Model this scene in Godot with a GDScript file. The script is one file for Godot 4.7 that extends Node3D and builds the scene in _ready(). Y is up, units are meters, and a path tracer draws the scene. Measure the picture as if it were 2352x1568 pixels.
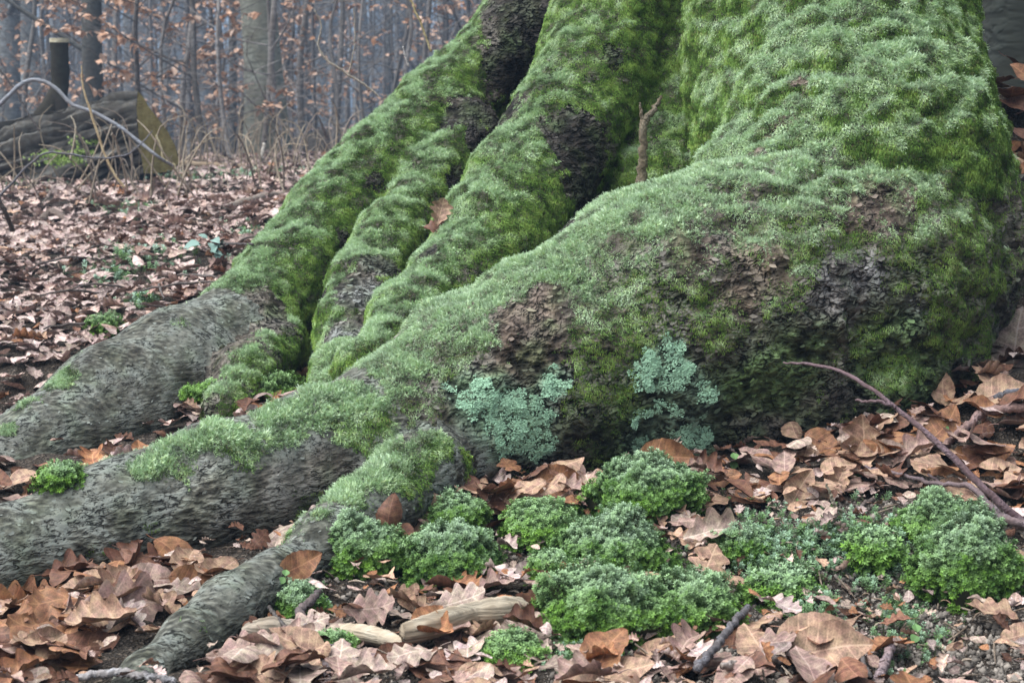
extends Node3D
# The foot of an old mossy beech in winter woods: buttresses and roots from one smooth field, moss, leaf litter, log and misty trees.
const FOCAL := 4033.0
const PITCH := 8.0
var eye := Vector3(0, 0.5, 0)
var look: Basis
var rng := RandomNumberGenerator.new()
var used := {}

# ---------------------------------------------------------------- helpers
func at(px: float, py: float, d: float) -> Vector3:      # a point seen in the photograph's frame at a given distance
	return eye + look * (Vector3((px - 1176.0) / FOCAL, (784.0 - py) / FOCAL, -1.0) * d)

func numbered(called: String) -> String:
	var n: int = used.get(called, 0)
	used[called] = n + 1
	return called if n == 0 else "%s_%03d" % [called, n]

func tag(o: Node, label := "", category := "", group := "", kind := ""):
	if label != "": o.set_meta("label", label)
	if category != "": o.set_meta("category", category)
	if group != "": o.set_meta("group", group)
	if kind != "": o.set_meta("kind", kind)
	return o

func base(called: String, where := Vector3.ZERO) -> Node3D:
	var o := Node3D.new()
	o.name = numbered(called)
	add_child(o, true)
	o.position = where
	return o

func piece(called: String, mesh: Mesh, m: Material, parent: Node = self) -> MeshInstance3D:
	var o := MeshInstance3D.new()
	o.name = numbered(called) if parent == self else called
	o.mesh = mesh
	if m: o.material_override = m
	parent.add_child(o, true)
	return o

func many(called: String, mesh: Mesh, m: Material, places: Array, colors: Array, parent: Node = self) -> MultiMeshInstance3D:
	var mm := MultiMesh.new()
	mm.transform_format = MultiMesh.TRANSFORM_3D
	mm.use_colors = true
	mm.mesh = mesh
	mm.instance_count = places.size()
	for i in places.size():
		mm.set_instance_transform(i, places[i])
		mm.set_instance_color(i, colors[i])
	var o := MultiMeshInstance3D.new()
	o.name = numbered(called) if parent == self else called
	o.multimesh = mm
	o.material_override = m
	o.set_meta("kind", "stuff")
	parent.add_child(o, true)
	return o

func noise(freq: float, sd: int, octaves := 3, kind := FastNoiseLite.TYPE_SIMPLEX_SMOOTH) -> FastNoiseLite:
	var n := FastNoiseLite.new()
	n.seed = sd
	n.frequency = freq
	n.noise_type = kind
	n.fractal_type = FastNoiseLite.FRACTAL_FBM if octaves > 1 else FastNoiseLite.FRACTAL_NONE
	n.fractal_octaves = octaves
	return n

func basis_on(y: Vector3, spin: float) -> Basis:          # a frame whose y axis is the given direction
	var x := y.cross(Vector3(0.31, 0.17, 0.93))
	if x.length() < 0.05: x = y.cross(Vector3(1, 0, 0))
	x = x.normalized().rotated(y, spin)
	return Basis(x, y, x.cross(y))

func mesh_of(v: PackedVector3Array, n: PackedVector3Array, c: PackedColorArray, uv: PackedVector2Array, idx: PackedInt32Array) -> ArrayMesh:
	var a := []
	a.resize(Mesh.ARRAY_MAX)
	a[Mesh.ARRAY_VERTEX] = v
	a[Mesh.ARRAY_NORMAL] = n
	if c.size(): a[Mesh.ARRAY_COLOR] = c
	if uv.size(): a[Mesh.ARRAY_TEX_UV] = uv
	a[Mesh.ARRAY_INDEX] = idx
	var m := ArrayMesh.new()
	m.add_surface_from_arrays(Mesh.PRIMITIVE_TRIANGLES, a)
	return m

func tris_mesh(v: PackedVector3Array, c: PackedColorArray, up := false) -> ArrayMesh:     # loose triangles; up: leaf normals lean outwards
	var n := PackedVector3Array()
	var idx := PackedInt32Array()
	for i in range(0, v.size(), 3):
		var q := (v[i + 2] - v[i]).cross(v[i + 1] - v[i]).normalized()
		for k in 3:
			n.append(q)
			idx.append(i + k)
	return mesh_of(v, n, c, PackedVector2Array(), idx)

func spline(p: Array, t: float):                          # Catmull-Rom through vectors or numbers, t in 0..1
	var f := t * (p.size() - 1)
	var i := clampi(int(f), 0, p.size() - 2)
	f -= i
	var a = p[maxi(i - 1, 0)]
	var b = p[i]
	var c = p[i + 1]
	var d = p[mini(i + 2, p.size() - 1)]
	return 0.5 * ((2.0 * b) + (c - a) * f + (2.0 * a - 5.0 * b + 4.0 * c - d) * f * f + (3.0 * b - a - 3.0 * c + d) * f * f * f)

class Tube:                                               # collects swept tubes into one mesh
	var v := PackedVector3Array()
	var n := PackedVector3Array()
	var c := PackedColorArray()
	var uv := PackedVector2Array()
	var idx := PackedInt32Array()
	var streak := 0.0                                     # lengthwise grain of weathered wood
	func add(p: PackedVector3Array, r: PackedFloat32Array, sides := 7, tint := Color.WHITE, rough := 0.0, sd := 1):
		var g := RandomNumberGenerator.new()
		g.seed = sd
		var at0 := v.size()
		var side := (p[1] - p[0]).cross(Vector3(0.21, 0.4, 0.77)).normalized()
		var run := 0.0
		var grain := PackedFloat32Array()
		for k in sides: grain.append(g.randf_range(-1, 1) * streak)
		for i in p.size():
			var t := (p[mini(i + 1, p.size() - 1)] - p[maxi(i - 1, 0)]).normalized()
			side = (side - t * side.dot(t)).normalized()
			var up := t.cross(side)
			if i: run += p[i].distance_to(p[i - 1])
			for k in sides:
				var a := TAU * k / sides
				var o := side * cos(a) + up * sin(a)
				v.append(p[i] + o * r[i] * (1.0 + rough * 0.55 * g.randf_range(-1, 1) + grain[k] * 0.22))
				n.append(o)
				c.append(tint * (1.0 + rough * g.randf_range(-0.6, 0.6) + grain[k]))
				uv.append(Vector2(float(k) / sides, run))
		for i in p.size() - 1:
			for k in sides:
				var k2 := (k + 1) % sides
				var a := at0 + i * sides + k
				var b := at0 + i * sides + k2
				idx.append_array(PackedInt32Array([a, a + sides, b, b, a + sides, b + sides]))
		for e in [0, p.size() - 1]:
			var m := v.size()
			v.append(p[e]); n.append((p[e] - p[1 if e == 0 else e - 1]).normalized()); c.append(tint); uv.append(Vector2(0, run))
			for k in sides:
				var a: int = at0 + e * sides + k
				var b: int = at0 + e * sides + (k + 1) % sides
				idx.append_array(PackedInt32Array([m, a, b] if e == 0 else [m, b, a]))
	func done() -> ArrayMesh:
		var a := []
		a.resize(Mesh.ARRAY_MAX)
		a[Mesh.ARRAY_VERTEX] = v
		a[Mesh.ARRAY_NORMAL] = n
		a[Mesh.ARRAY_COLOR] = c
		a[Mesh.ARRAY_TEX_UV] = uv
		a[Mesh.ARRAY_INDEX] = idx
		var m := ArrayMesh.new()
		m.add_surface_from_arrays(Mesh.PRIMITIVE_TRIANGLES, a)
		return m

func curve_tube(t: Tube, pts: Array, r: Array, steps := 14, sides := 7, tint := Color.WHITE, rough := 0.0, sd := 1, wobble := 0.0):
	var p := PackedVector3Array()
	var q := PackedFloat32Array()
	var g := RandomNumberGenerator.new()
	g.seed = sd + 77
	for i in steps + 1:
		var f := float(i) / steps
		p.append(spline(pts, f) + Vector3(g.randf_range(-1, 1), g.randf_range(-1, 1), g.randf_range(-1, 1)) * wobble)
		q.append(maxf(float(spline(r, f)), 0.0003) * (1.0 + g.randf_range(-1, 1) * rough))
	t.add(p, q, sides, tint, rough, sd)

# ---------------------------------------------------------------- materials
func plain(color: Color, rough := 0.9, backlit := 0.0) -> StandardMaterial3D:
	var m := StandardMaterial3D.new()
	m.vertex_color_use_as_albedo = true
	m.albedo_color = color.linear_to_srgb()
	m.roughness = rough
	m.metallic_specular = 0.3
	m.cull_mode = BaseMaterial3D.CULL_DISABLED
	if backlit > 0.0:
		m.backlight_enabled = true
		m.backlight = Color(backlit, backlit, backlit)
	return m

func relief(sd: int, side: int, stretch: Vector2, cells: float, crack: float, lo: float, hi: float, height: float, scale: float, soft := false) -> StandardMaterial3D:
	# bark or soil: cellular flakes over fine grain, the same map as colour and as relief
	var cell := noise(cells / side, sd, 1, FastNoiseLite.TYPE_CELLULAR)
	cell.cellular_return_type = FastNoiseLite.RETURN_DISTANCE2_SUB
	cell.domain_warp_enabled = true
	cell.domain_warp_amplitude = side * 0.05
	cell.domain_warp_frequency = 5.0 / side
	var grain := noise(24.0 / side, sd + 1, 4)
	var split := noise(cells * 0.36 / side, sd + 5, 2)
	var split2 := noise(cells * 0.95 / side, sd + 6, 2)
	var broad := noise(4.0 / side, sd + 2, 3)
	var high := Image.create(side, side, false, Image.FORMAT_L8)
	var tint := Image.create(side, side, false, Image.FORMAT_RGB8)
	for y in side:
		for x in side:
			var w := Vector3.ZERO
			var sum := 0.0
			# a blend of four shifted samples near the border makes the tile repeat without a seam
			var fx := clampf((x - side * 0.8) / (side * 0.2), 0, 1)
			var fy := clampf((y - side * 0.8) / (side * 0.2), 0, 1)
			for j in 2:
				if j == 1 and fy <= 0.0: continue
				for i in 2:
					if i == 1 and fx <= 0.0: continue
					var k := (fx if i else 1.0 - fx) * (fy if j else 1.0 - fy)
					var X := (x - side * i) * stretch.x
					var Y := (y - side * j) * stretch.y
					w += k * Vector3(cell.get_noise_2d(X, Y) if soft else minf(absf(split.get_noise_2d(X, Y)) * 2.0, 0.08 + absf(split2.get_noise_2d(X + 50.0, Y)) * 1.5) - 1.0, grain.get_noise_2d(X, Y), broad.get_noise_2d(x - side * i, y - side * j))
					sum += k
			w /= sum
			var c := smoothstep(0.0, crack, w.x + 1.0 + w.y * 0.3)
			if not soft: c = lerpf(1.0, c, smoothstep(-0.35, 0.25, w.z + w.y * 0.5))
			var h := clampf(c * (0.62 + 0.4 * w.z) + w.y * (0.4 if soft else 0.45), 0, 1)
			high.set_pixel(x, y, Color(h, h, h))
			var a := lerpf(lo, hi, clampf(h + w.z * 0.35 + w.y * 0.25, 0, 1))
			tint.set_pixel(x, y, Color(a, a * (0.98 + 0.04 * w.z), a * (0.96 + 0.08 * w.z)))
	tint.generate_mipmaps()
	var m := plain(Color.WHITE, 0.92)
	m.albedo_texture = ImageTexture.create_from_image(tint)
	m.heightmap_enabled = true
	m.heightmap_texture = ImageTexture.create_from_image(high)
	m.heightmap_scale = height
	m.uv1_triplanar = true
	m.uv1_world_triplanar = true
	m.uv1_triplanar_sharpness = 4.0
	m.uv1_scale = Vector3.ONE * scale
	return m

# ---------------------------------------------------------------- ground
var marks: Array[Vector3] = []
var table := PackedFloat32Array()
const TX0 := -2.4
const TZ0 := -9.2
const TS := 0.04
const TW := 122
const TH := 218
var lumps: FastNoiseLite

func weigh(x: float, z: float) -> float:
	var s := 0.0
	var w := 0.0
	for m in marks:
		var dx := m.x - x
		var dz := m.z - z
		var k := 1.0 / (dx * dx + dz * dz + 0.004)
		k *= k
		s += k * m.y
		w += k
	return s / w

func rough_ground(x: float, z: float) -> float:
	var far := clampf((-z - 8.0) / 4.0, 0, 1)
	var y := weigh(x, z) if far < 1.0 else 0.0
	if far > 0.0: y = lerpf(y, 0.12 - 0.006 * (-z - 12.0) + 0.02 * x + 0.25 * lumps.get_noise_2d(x * 0.6, z * 0.6), far)
	return y + lumps.get_noise_2d(x * 14.0, z * 14.0) * 0.016 + lumps.get_noise_2d(x * 60.0, z * 60.0) * 0.006

func ground(x: float, z: float) -> float:
	var fx := (x - TX0) / TS
	var fz := (z - TZ0) / TS
	if fx < 0 or fz < 0 or fx >= TW - 1 or fz >= TH - 1: return rough_ground(x, z)
	var i := int(fx)
	var j := int(fz)
	fx -= i
	fz -= j
	var o := j * TW + i
	return lerpf(lerpf(table[o], table[o + 1], fx), lerpf(table[o + TW], table[o + TW + 1], fx), fz)

func make_ground(m: Material):
	for p in [[0, 1568, 1.36], [600, 1568, 1.36], [1200, 1568, 1.36], [1800, 1568, 1.36], [2352, 1568, 1.36], [0, 1415, 1.6], [300, 1340, 1.62], [640, 1250, 1.68], [850, 1180, 1.74],
			[1150, 1150, 1.78], [1600, 1080, 1.84], [1950, 1030, 1.9], [2120, 965, 1.96], [2320, 870, 2.05], [2345, 400, 2.55], [2310, 200, 2.85], [2900, 750, 2.1], [2900, 350, 2.8], [2900, 1250, 1.6],
			[1750, 1200, 1.72], [1880, 1190, 1.67], [2010, 1175, 1.67], [1800, 1400, 1.56], [1960, 1410, 1.575], [1200, 1330, 1.62], [2250, 1330, 1.62], [2250, 1120, 1.8], [60, 1130, 1.9], [250, 1080, 1.98], [60, 1000, 2.45], [200, 810, 2.7], [430, 690, 2.8],
			[700, 960, 2.15], [0, 700, 3.2], [450, 570, 3.4], [100, 560, 4.0], [600, 480, 4.2], [100, 450, 5.5], [650, 405, 6.0], [0, 405, 7.0], [400, 388, 7.5], [750, 378, 8.0], [-400, 600, 3.4]]:
		marks.append(at(p[0], p[1], p[2]))
	for p in [[0.1, 0.2, -5.0], [0.9, 0.4, -4.4], [2.4, 0.75, -4.4], [2.6, 0.55, -2.2], [-2.6, 0.1, -5.2], [-2.4, 0.02, -2.6], [-2, -0.06, -1.2], [2, 0.2, -1.0], [0, -0.02, -0.8], [0, -0.05, 0.6], [-3, -0.05, 1], [3, 0.2, 1], [-4, 0.1, -7], [3, 0.5, -8]]:
		marks.append(Vector3(p[0], p[1], p[2]))
	table.resize(TW * TH)
	for j in TH:
		for i in TW:
			table[j * TW + i] = rough_ground(TX0 + i * TS, TZ0 + j * TS)
	var xs: Array[float] = []
	var zs: Array[float] = []
	var x := -1.0
	while x < 1.3:
		xs.append(x)
		x += 0.02
	var s := 0.03
	while x < 90.0:
		xs.append(x)
		x += s
		s *= 1.2
	x = -1.02
	s = 0.03
	while x > -90.0:
		xs.push_front(x)
		x -= s
		s *= 1.2
	var z := -0.8
	while z > -3.4:
		zs.append(z)
		z -= 0.02
	s = 0.03
	while z > -130.0:
		zs.append(z)
		z -= s
		s *= 1.08
	z = -0.7
	s = 0.1
	while z < 25.0:
		zs.push_front(z)
		z += s
		s *= 1.4
	var v := PackedVector3Array()
	var n := PackedVector3Array()
	var c := PackedColorArray()
	var idx := PackedInt32Array()
	var w := xs.size()
	for j in zs.size():
		for i in w:
			v.append(Vector3(xs[i], ground(xs[i], zs[j]), zs[j]))
			var k := 0.9 + 0.5 * lumps.get_noise_2d(xs[i] * 25.0 + 90.0, zs[j] * 25.0)
			c.append(Color(0.20, 0.165, 0.135) * k)
	for j in zs.size():
		for i in w:
			var a := v[j * w + mini(i + 1, w - 1)] - v[j * w + maxi(i - 1, 0)]
			var b := v[mini(j + 1, zs.size() - 1) * w + i] - v[maxi(j - 1, 0) * w + i]
			n.append(a.cross(b).normalized())
	for k in n.size():
		if n[k].y < 0: n[k] = -n[k]
	for j in zs.size() - 1:
		for i in w - 1:
			var a := j * w + i
			idx.append_array(PackedInt32Array([a, a + w, a + 1, a + 1, a + w, a + w + 1]))
	tag(piece("ground", mesh_of(v, n, c, PackedVector2Array(), idx), m), "dark humus soil of the forest floor under the leaves", "", "", "structure")

# ---------------------------------------------------------------- the tree's field
var seg_a: Array[Vector3] = []
var seg_b: Array[Vector3] = []
var seg_ra := PackedFloat32Array()
var seg_rb := PackedFloat32Array()
var seg_part := PackedInt32Array()
var big: FastNoiseLite
var mid: FastNoiseLite
var fine: FastNoiseLite
const BLEND := 0.017

func chain(part: int, pts: Array):                        # [px, py, distance, radius in pixels]
	for i in pts.size() - 1:
		var a = pts[i]
		var b = pts[i + 1]
		seg_a.append(at(a[0], a[1], a[2]))
		seg_b.append(at(b[0], b[1], b[2]))
		seg_ra.append(a[3] * a[2] / FOCAL)
		seg_rb.append(b[3] * b[2] / FOCAL)
		seg_part.append(part)

func seg(i: int, p: Vector3) -> float:
	var a := seg_a[i]
	var ba := seg_b[i] - a
	var t := clampf((p - a).dot(ba) / ba.dot(ba), 0.0, 1.0)
	return (p - a - ba * t).length() - lerpf(seg_ra[i], seg_rb[i], t)

# parts: 0 shaded trunk, 8 bare root of the left buttress, 9 right shoulder, 1 left buttress, 2 ridge, 3 middle buttress, 4 mossy buttress, 5 main root, 6 long bare root, 7 thin front root
func bumps(p: Vector3, rough: float) -> float:
	var b := big.get_noise_3d(p.x, p.y * 0.8, p.z) * 0.009
	b += rough * mid.get_noise_3d(p.x * 1.15, p.y * 1.15, p.z * 1.15) * lerpf(0.005, 0.013, smoothstep(0.12, 0.36, p.x))
	return b + fine.get_noise_3d(p.x, p.y, p.z) * 0.006 * rough

func field(p: Vector3, list: PackedInt32Array) -> float:
	var d := 1e9
	var mossy := 1e9                                      # mossy limbs are lumpy, bare roots smooth
	var bare := 1e9
	for i in list:
		var e := seg(i, p)
		if seg_part[i] >= 6 and seg_part[i] <= 8: bare = minf(bare, e)
		else: mossy = minf(mossy, e)
		var h := BLEND - absf(d - e)
		d = minf(d, e)
		if h > 0.0: d -= h * h / (4.0 * BLEND)
	return d - bumps(p, 0.18 + 0.82 * clampf(0.5 + (bare - mossy) / 0.08, 0.0, 1.0))

var all_segs := PackedInt32Array()
func solid(p: Vector3) -> float:
	return field(p, all_segs)

func hit(px: float, py: float, with_tree := true) -> Vector3:      # the first surface on the line of sight
	var dir := (at(px, py, 1.0) - eye).normalized()
	var t := 1.0
	for k in 90:
		var p := eye + dir * t
		var d := (p.y - ground(p.x, p.z)) * 0.55
		if with_tree: d = minf(d, solid(p) * 0.8)
		if d < 0.0008: return p
		t += maxf(d, 0.001)
		if t > 9.0: break
	return eye + dir * t

# ---------------------------------------------------------------- the tree's surface (surface nets)
const CELL := 0.0075
const PART_NAMES := ["trunk", "buttress", "buttress", "buttress", "buttress", "root", "root", "root", "root", "buttress"]
var lo := Vector3(-0.92, -0.14, -3.16)
var size := Vector3i(232, 118, 256)
var part_v: Array[PackedVector3Array] = []
var part_n: Array[PackedVector3Array] = []
var part_i: Array[PackedInt32Array] = []

func make_surface():
	var nx := size.x
	var ny := size.y
	var nz := size.z
	var sy := nx
	var sz := nx * ny
	var val := PackedFloat32Array()
	val.resize(nx * ny * nz)
	val.fill(9.0)
	var done := PackedByteArray()
	var STEP := 4
	var half := CELL * STEP * 0.5 * 1.7321
	var nseg := seg_a.size()
	var blocks: Array[Vector3i] = []
	for bz in range(0, nz - STEP, STEP):
		for by in range(0, ny - STEP, STEP):
			for bx in range(0, nx - STEP, STEP):
				blocks.append(Vector3i(bx, by, bz))
	# coarse pass on blocks of 32 cells first
	var coarse := {}
	var C := 32
	for bz in range(0, nz, C):
		for by in range(0, ny, C):
			for bx in range(0, nx, C):
				var c := lo + (Vector3(bx, by, bz) + Vector3.ONE * C * 0.5) * CELL
				var h := CELL * C * 0.8661
				var near := PackedInt32Array()
				for s in nseg:
					if seg(s, c) < h + 0.07: near.append(s)
				coarse[Vector3i(bx / C, by / C, bz / C)] = near
	var surf: Array[Vector3i] = []
	for b in blocks:
		var near: PackedInt32Array = coarse[b / C]
		if near.is_empty(): continue
		var c := lo + (Vector3(b) + Vector3.ONE * STEP * 0.5) * CELL
		var dm := 1e9
		var ds := PackedFloat32Array()
		for s in near:
			var e := seg(s, c)
			ds.append(e)
			dm = minf(dm, e)
		if dm > half + 0.06 or dm < -half - 0.035: continue
		var list := PackedInt32Array()
		for k in near.size():
			if ds[k] < dm + 2.0 * half + BLEND: list.append(near[k])
		surf.append(b)
		for z in STEP + 1:
			for y in STEP + 1:
				var o := b.x + (b.y + y) * sy + (b.z + z) * sz
				for x in STEP + 1:
					if val[o + x] > 8.0:
						val[o + x] = field(lo + Vector3(b.x + x, b.y + y, b.z + z) * CELL, list)
	# one vertex in each crossed cell
	var vid := PackedInt32Array()
	vid.resize(nx * ny * nz)
	vid.fill(-1)
	var V := PackedVector3Array()
	var at_cell := PackedInt32Array()
	var corner := PackedInt32Array()
	for k in 8: corner.append((k & 1) + ((k >> 1) & 1) * sy + ((k >> 2) & 1) * sz)
	var e0 := PackedInt32Array([0, 2, 4, 6, 0, 1, 4, 5, 0, 1, 2, 3])
	var e1 := PackedInt32Array([1, 3, 5, 7, 2, 3, 6, 7, 4, 5, 6, 7])
	for b in surf:
		for z in STEP:
			for y in STEP:
				for x in STEP:
					var o := b.x + x + (b.y + y) * sy + (b.z + z) * sz
					if vid[o] >= 0: continue
					var m := 0
					var bad := false
					for k in 8:
						var f := val[o + corner[k]]
						if f > 8.0: bad = true
						if f < 0.0: m |= 1 << k
					if bad or m == 0 or m == 255: continue
					var sum := Vector3.ZERO
					var cnt := 0
					for e in 12:
						var k0 := e0[e]
						var k1 := e1[e]
						if ((m >> k0) & 1) == ((m >> k1) & 1): continue
						var f0 := val[o + corner[k0]]
						var f1 := val[o + corner[k1]]
						var t := f0 / (f0 - f1)
						var A := Vector3(k0 & 1, (k0 >> 1) & 1, (k0 >> 2) & 1)
						sum += A.lerp(Vector3(k1 & 1, (k1 >> 1) & 1, (k1 >> 2) & 1), t)
						cnt += 1
					vid[o] = V.size()
					at_cell.append(o)
					V.append(lo + (Vector3(b.x + x, b.y + y, b.z + z) + sum / cnt) * CELL)
	# faces, their normals, and the limb each belongs to
	var N := PackedVector3Array()
	N.resize(V.size())
	var own := PackedInt32Array()
	own.resize(V.size())
	var quads := PackedInt32Array()
	var axis := PackedInt32Array([1, sy, sz])
	for i in V.size():
		var o := at_cell[i]
		for a in 3:
			var f0 := val[o]
			var f1 := val[o + axis[a]]
			if f0 > 8.0 or f1 > 8.0 or (f0 < 0.0) == (f1 < 0.0): continue
			var u := axis[(a + 1) % 3]
			var w := axis[(a + 2) % 3]
			var q0 := vid[o]
			var q1 := vid[o - u]
			var q2 := vid[o - u - w]
			var q3 := vid[o - w]
			if q1 < 0 or q2 < 0 or q3 < 0: continue
			if f0 < 0.0: quads.append_array(PackedInt32Array([q0, q3, q2, q1]))
			else: quads.append_array(PackedInt32Array([q0, q1, q2, q3]))
	for k in range(0, quads.size(), 4):
		var a := V[quads[k]]
		var q := (V[quads[k + 3]] - V[quads[k + 1]]).cross(V[quads[k + 2]] - a)
		for j in 4: N[quads[k + j]] += q
	for i in N.size(): N[i] = N[i].normalized()
	for i in V.size():
		var p := V[i]
		var cc := Vector3i((p - lo) / CELL) / C
		var near: PackedInt32Array = coarse[cc]
		var dm := 1e9
		for s in near:
			var e := seg(s, p)
			if e < dm:
				dm = e
				own[i] = seg_part[s]
	var local: Array[Dictionary] = []
	for p in 10:
		part_v.append(PackedVector3Array())
		part_n.append(PackedVector3Array())
		part_i.append(PackedInt32Array())
		local.append({})
	for k in range(0, quads.size(), 4):
		var p := own[quads[k]]
		var q := PackedInt32Array()
		for j in 4:
			var g := quads[k + j]
			if not local[p].has(g):
				local[p][g] = part_v[p].size()
				part_v[p].append(V[g])
				part_n[p].append(N[g])
			q.append(local[p][g])
		part_i[p].append_array(PackedInt32Array([q[0], q[1], q[2], q[0], q[2], q[3]]))

# ---------------------------------------------------------------- what grows where
var patches: Array = []                                   # [centre, radius, moss change, tint or null]
func patch(px: float, py: float, r_px: float, moss: float, tint = null):
	var p := hit(px, py)
	patches.append([p, r_px * (eye - p).length() / FOCAL, moss, tint])

var cover: FastNoiseLite
var cover2: FastNoiseLite
const MOSSY := [-0.35, 0.95, 0.95, 0.95, 1.0, 0.6, -0.35, -0.35, -0.35, 1.0]
func moss_at(part: int, p: Vector3, n: Vector3) -> float:
	var m: float = MOSSY[part]
	var ragged := 0.42 * cover2.get_noise_3d(p.x * 1.1 + 2.0, p.y * 1.1, p.z * 1.1) + 0.3 * fine.get_noise_3d(p.x + 4.0, p.y, p.z)
	for q in patches:
		var d: float = (p - q[0]).length() / q[1]
		if d < 2.0: d += ragged
		if d < 1.5: m += q[2] * (1.0 - smoothstep(0.45, 1.4, d))
	m += cover.get_noise_3d(p.x, p.y, p.z) * 0.55 + cover2.get_noise_3d(p.x, p.y, p.z) * 0.35
	m += 0.25 * n.y + fine.get_noise_3d(p.x * 1.6, p.y * 1.6, p.z * 1.6) * 0.4
	if part == 5: m -= 0.22 * smoothstep(0.25, -0.35, n.y)
	return m

func bark_tint(part: int, p: Vector3, n: Vector3) -> Color:
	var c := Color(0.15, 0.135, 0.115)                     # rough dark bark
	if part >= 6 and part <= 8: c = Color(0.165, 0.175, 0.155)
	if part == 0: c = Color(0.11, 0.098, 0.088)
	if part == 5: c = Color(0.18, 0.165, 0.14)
	var green := 0.0
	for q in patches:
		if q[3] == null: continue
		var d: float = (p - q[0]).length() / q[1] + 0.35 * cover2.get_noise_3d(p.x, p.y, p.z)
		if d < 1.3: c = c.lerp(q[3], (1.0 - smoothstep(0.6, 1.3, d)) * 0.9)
	green = smoothstep(-0.1, 0.5, cover2.get_noise_3d(p.z * 1.3, p.x * 1.3, p.y)) * (0.2 if part >= 6 and part <= 8 or part == 0 else 0.5)
	c = c.lerp(Color(0.12, 0.18, 0.075), green)
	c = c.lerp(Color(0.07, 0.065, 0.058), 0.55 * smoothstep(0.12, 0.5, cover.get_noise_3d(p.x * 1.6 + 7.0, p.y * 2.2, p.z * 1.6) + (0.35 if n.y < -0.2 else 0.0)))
	return c * (1.0 + 0.5 * cover2.get_noise_3d(p.x * 2.5 + 5.0, p.y * 2.5, p.z * 2.5))

# ---------------------------------------------------------------- moss shoots
func tuft(sd: int, droop: float, frosty: float, strands := 6, joints := 5) -> ArrayMesh:       # a pinch of feathery moss one unit across; strands grow along y and droop to -z
	var g := RandomNumberGenerator.new()
	g.seed = sd
	var v := PackedVector3Array()
	var c := PackedColorArray()
	var old := Color(0.62, 0.6, 0.42).lerp(Color(0.5, 0.5, 0.34), frosty)
	for s in strands:
		var lean := g.randf_range(-0.5, 0.5)
		var long := g.randf_range(0.4, 0.85)
		var bow := droop * g.randf_range(0.4, 1.5)
		var p0 := Vector3(g.randf_range(-0.55, 0.55), 0, g.randf_range(-0.55, 0.55))
		var last := p0
		var shade := g.randf_range(0.72, 1.12)
		for k in joints:
			var t := float(k + 1) / joints
			var p := p0 + Vector3(lean * t + 0.05 * sin(t * 9.0 + sd + s), t * (1.0 - bow * 0.45 * t), -bow * t * t * 0.75) * long
			var along := (p - last).normalized()
			var sidew := along.cross(Vector3(g.randf_range(-0.4, 0.4), 0.3, 1)).normalized()
			var col := old.lerp(Color.WHITE, smoothstep(0.1, 0.9, t)) * shade
			for sg in [-1.0, 1.0]:
				var len := (0.17 - 0.07 * t) * g.randf_range(0.8, 1.3)
				var tip: Vector3 = p + (sidew * sg * g.randf_range(0.5, 1.0) + along * g.randf_range(0.5, 1.1) + Vector3(0, 0, g.randf_range(-0.5, 0.6))).normalized() * len
				var q := last.lerp(p, 0.3)
				v.append_array(PackedVector3Array([q - along * 0.04, tip, q + along * 0.08]))
				c.append_array(PackedColorArray([col * 0.85, col, col * 0.85]))
			last = p
	return tris_mesh(v, c)

func star_shoot(sd: int) -> ArrayMesh:                    # an upright shoot with whorls of small pointed leaves, paler with frost at the tips
	var g := RandomNumberGenerator.new()
	g.seed = sd
	var v := PackedVector3Array()
	var c := PackedColorArray()
	for ring in 4:
		var y := 0.25 + 0.22 * ring
		var n := 5
		for k in n:
			var a := TAU * (k + 0.37 * ring) / n + g.randf_range(-0.3, 0.3)
			var o := Vector3(cos(a), 0, sin(a))
			var s := Vector3(-sin(a), 0, cos(a))
			var len := (0.42 - 0.05 * ring) * g.randf_range(0.8, 1.2)
			var up := 0.25 + 0.22 * ring
			var b := Vector3(0, y, 0)
			var m := b + o * len * 0.5 + Vector3(0, up * len * 0.6, 0)
			var tip := b + o * len + Vector3(0, up * len * 0.9, 0)
			var col := Color(0.5, 0.55, 0.4).lerp(Color.WHITE, ring / 3.0)
			v.append_array(PackedVector3Array([b, m + s * 0.07, m - s * 0.07, m - s * 0.07, m + s * 0.07, tip]))
			c.append_array(PackedColorArray([col * 0.7, col * 0.9, col * 0.9, col * 0.9, col * 0.9, col * 1.25]))
	v.append_array(PackedVector3Array([Vector3(-0.04, 0, 0), Vector3(0, 0.9, 0), Vector3(0.04, 0, 0)]))
	for k in 3: c.append(Color(0.4, 0.35, 0.2))
	return tris_mesh(v, c)

func flake(sd: int) -> ArrayMesh:                         # a bark plate or crust: uneven outline, raised middle, thin lifted rim
	var g := RandomNumberGenerator.new()
	g.seed = sd
	var n := 6
	var v := PackedVector3Array()
	var c := PackedColorArray()
	var rim: Array[Vector3] = []
	for k in n:
		var a := TAU * k / n
		var r := g.randf_range(0.5, 1.2)
		rim.append(Vector3(cos(a) * r * 1.25, g.randf_range(0.02, 0.2), sin(a) * r * 0.7))
	var mid_ := Vector3(g.randf_range(-0.2, 0.2), 0.05, g.randf_range(-0.2, 0.2))
	for k in n:
		var a := rim[k]
		var b := rim[(k + 1) % n]
		v.append_array(PackedVector3Array([mid_, a, b, a, a * Vector3(1, 0, 1) - Vector3(0, 0.12, 0), b, b, a * Vector3(1, 0, 1) - Vector3(0, 0.12, 0), b * Vector3(1, 0, 1) - Vector3(0, 0.12, 0)]))
		for j in 3: c.append(Color.WHITE)
		for j in 6: c.append(Color(0.6, 0.58, 0.55))
	return tris_mesh(v, c)

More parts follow.
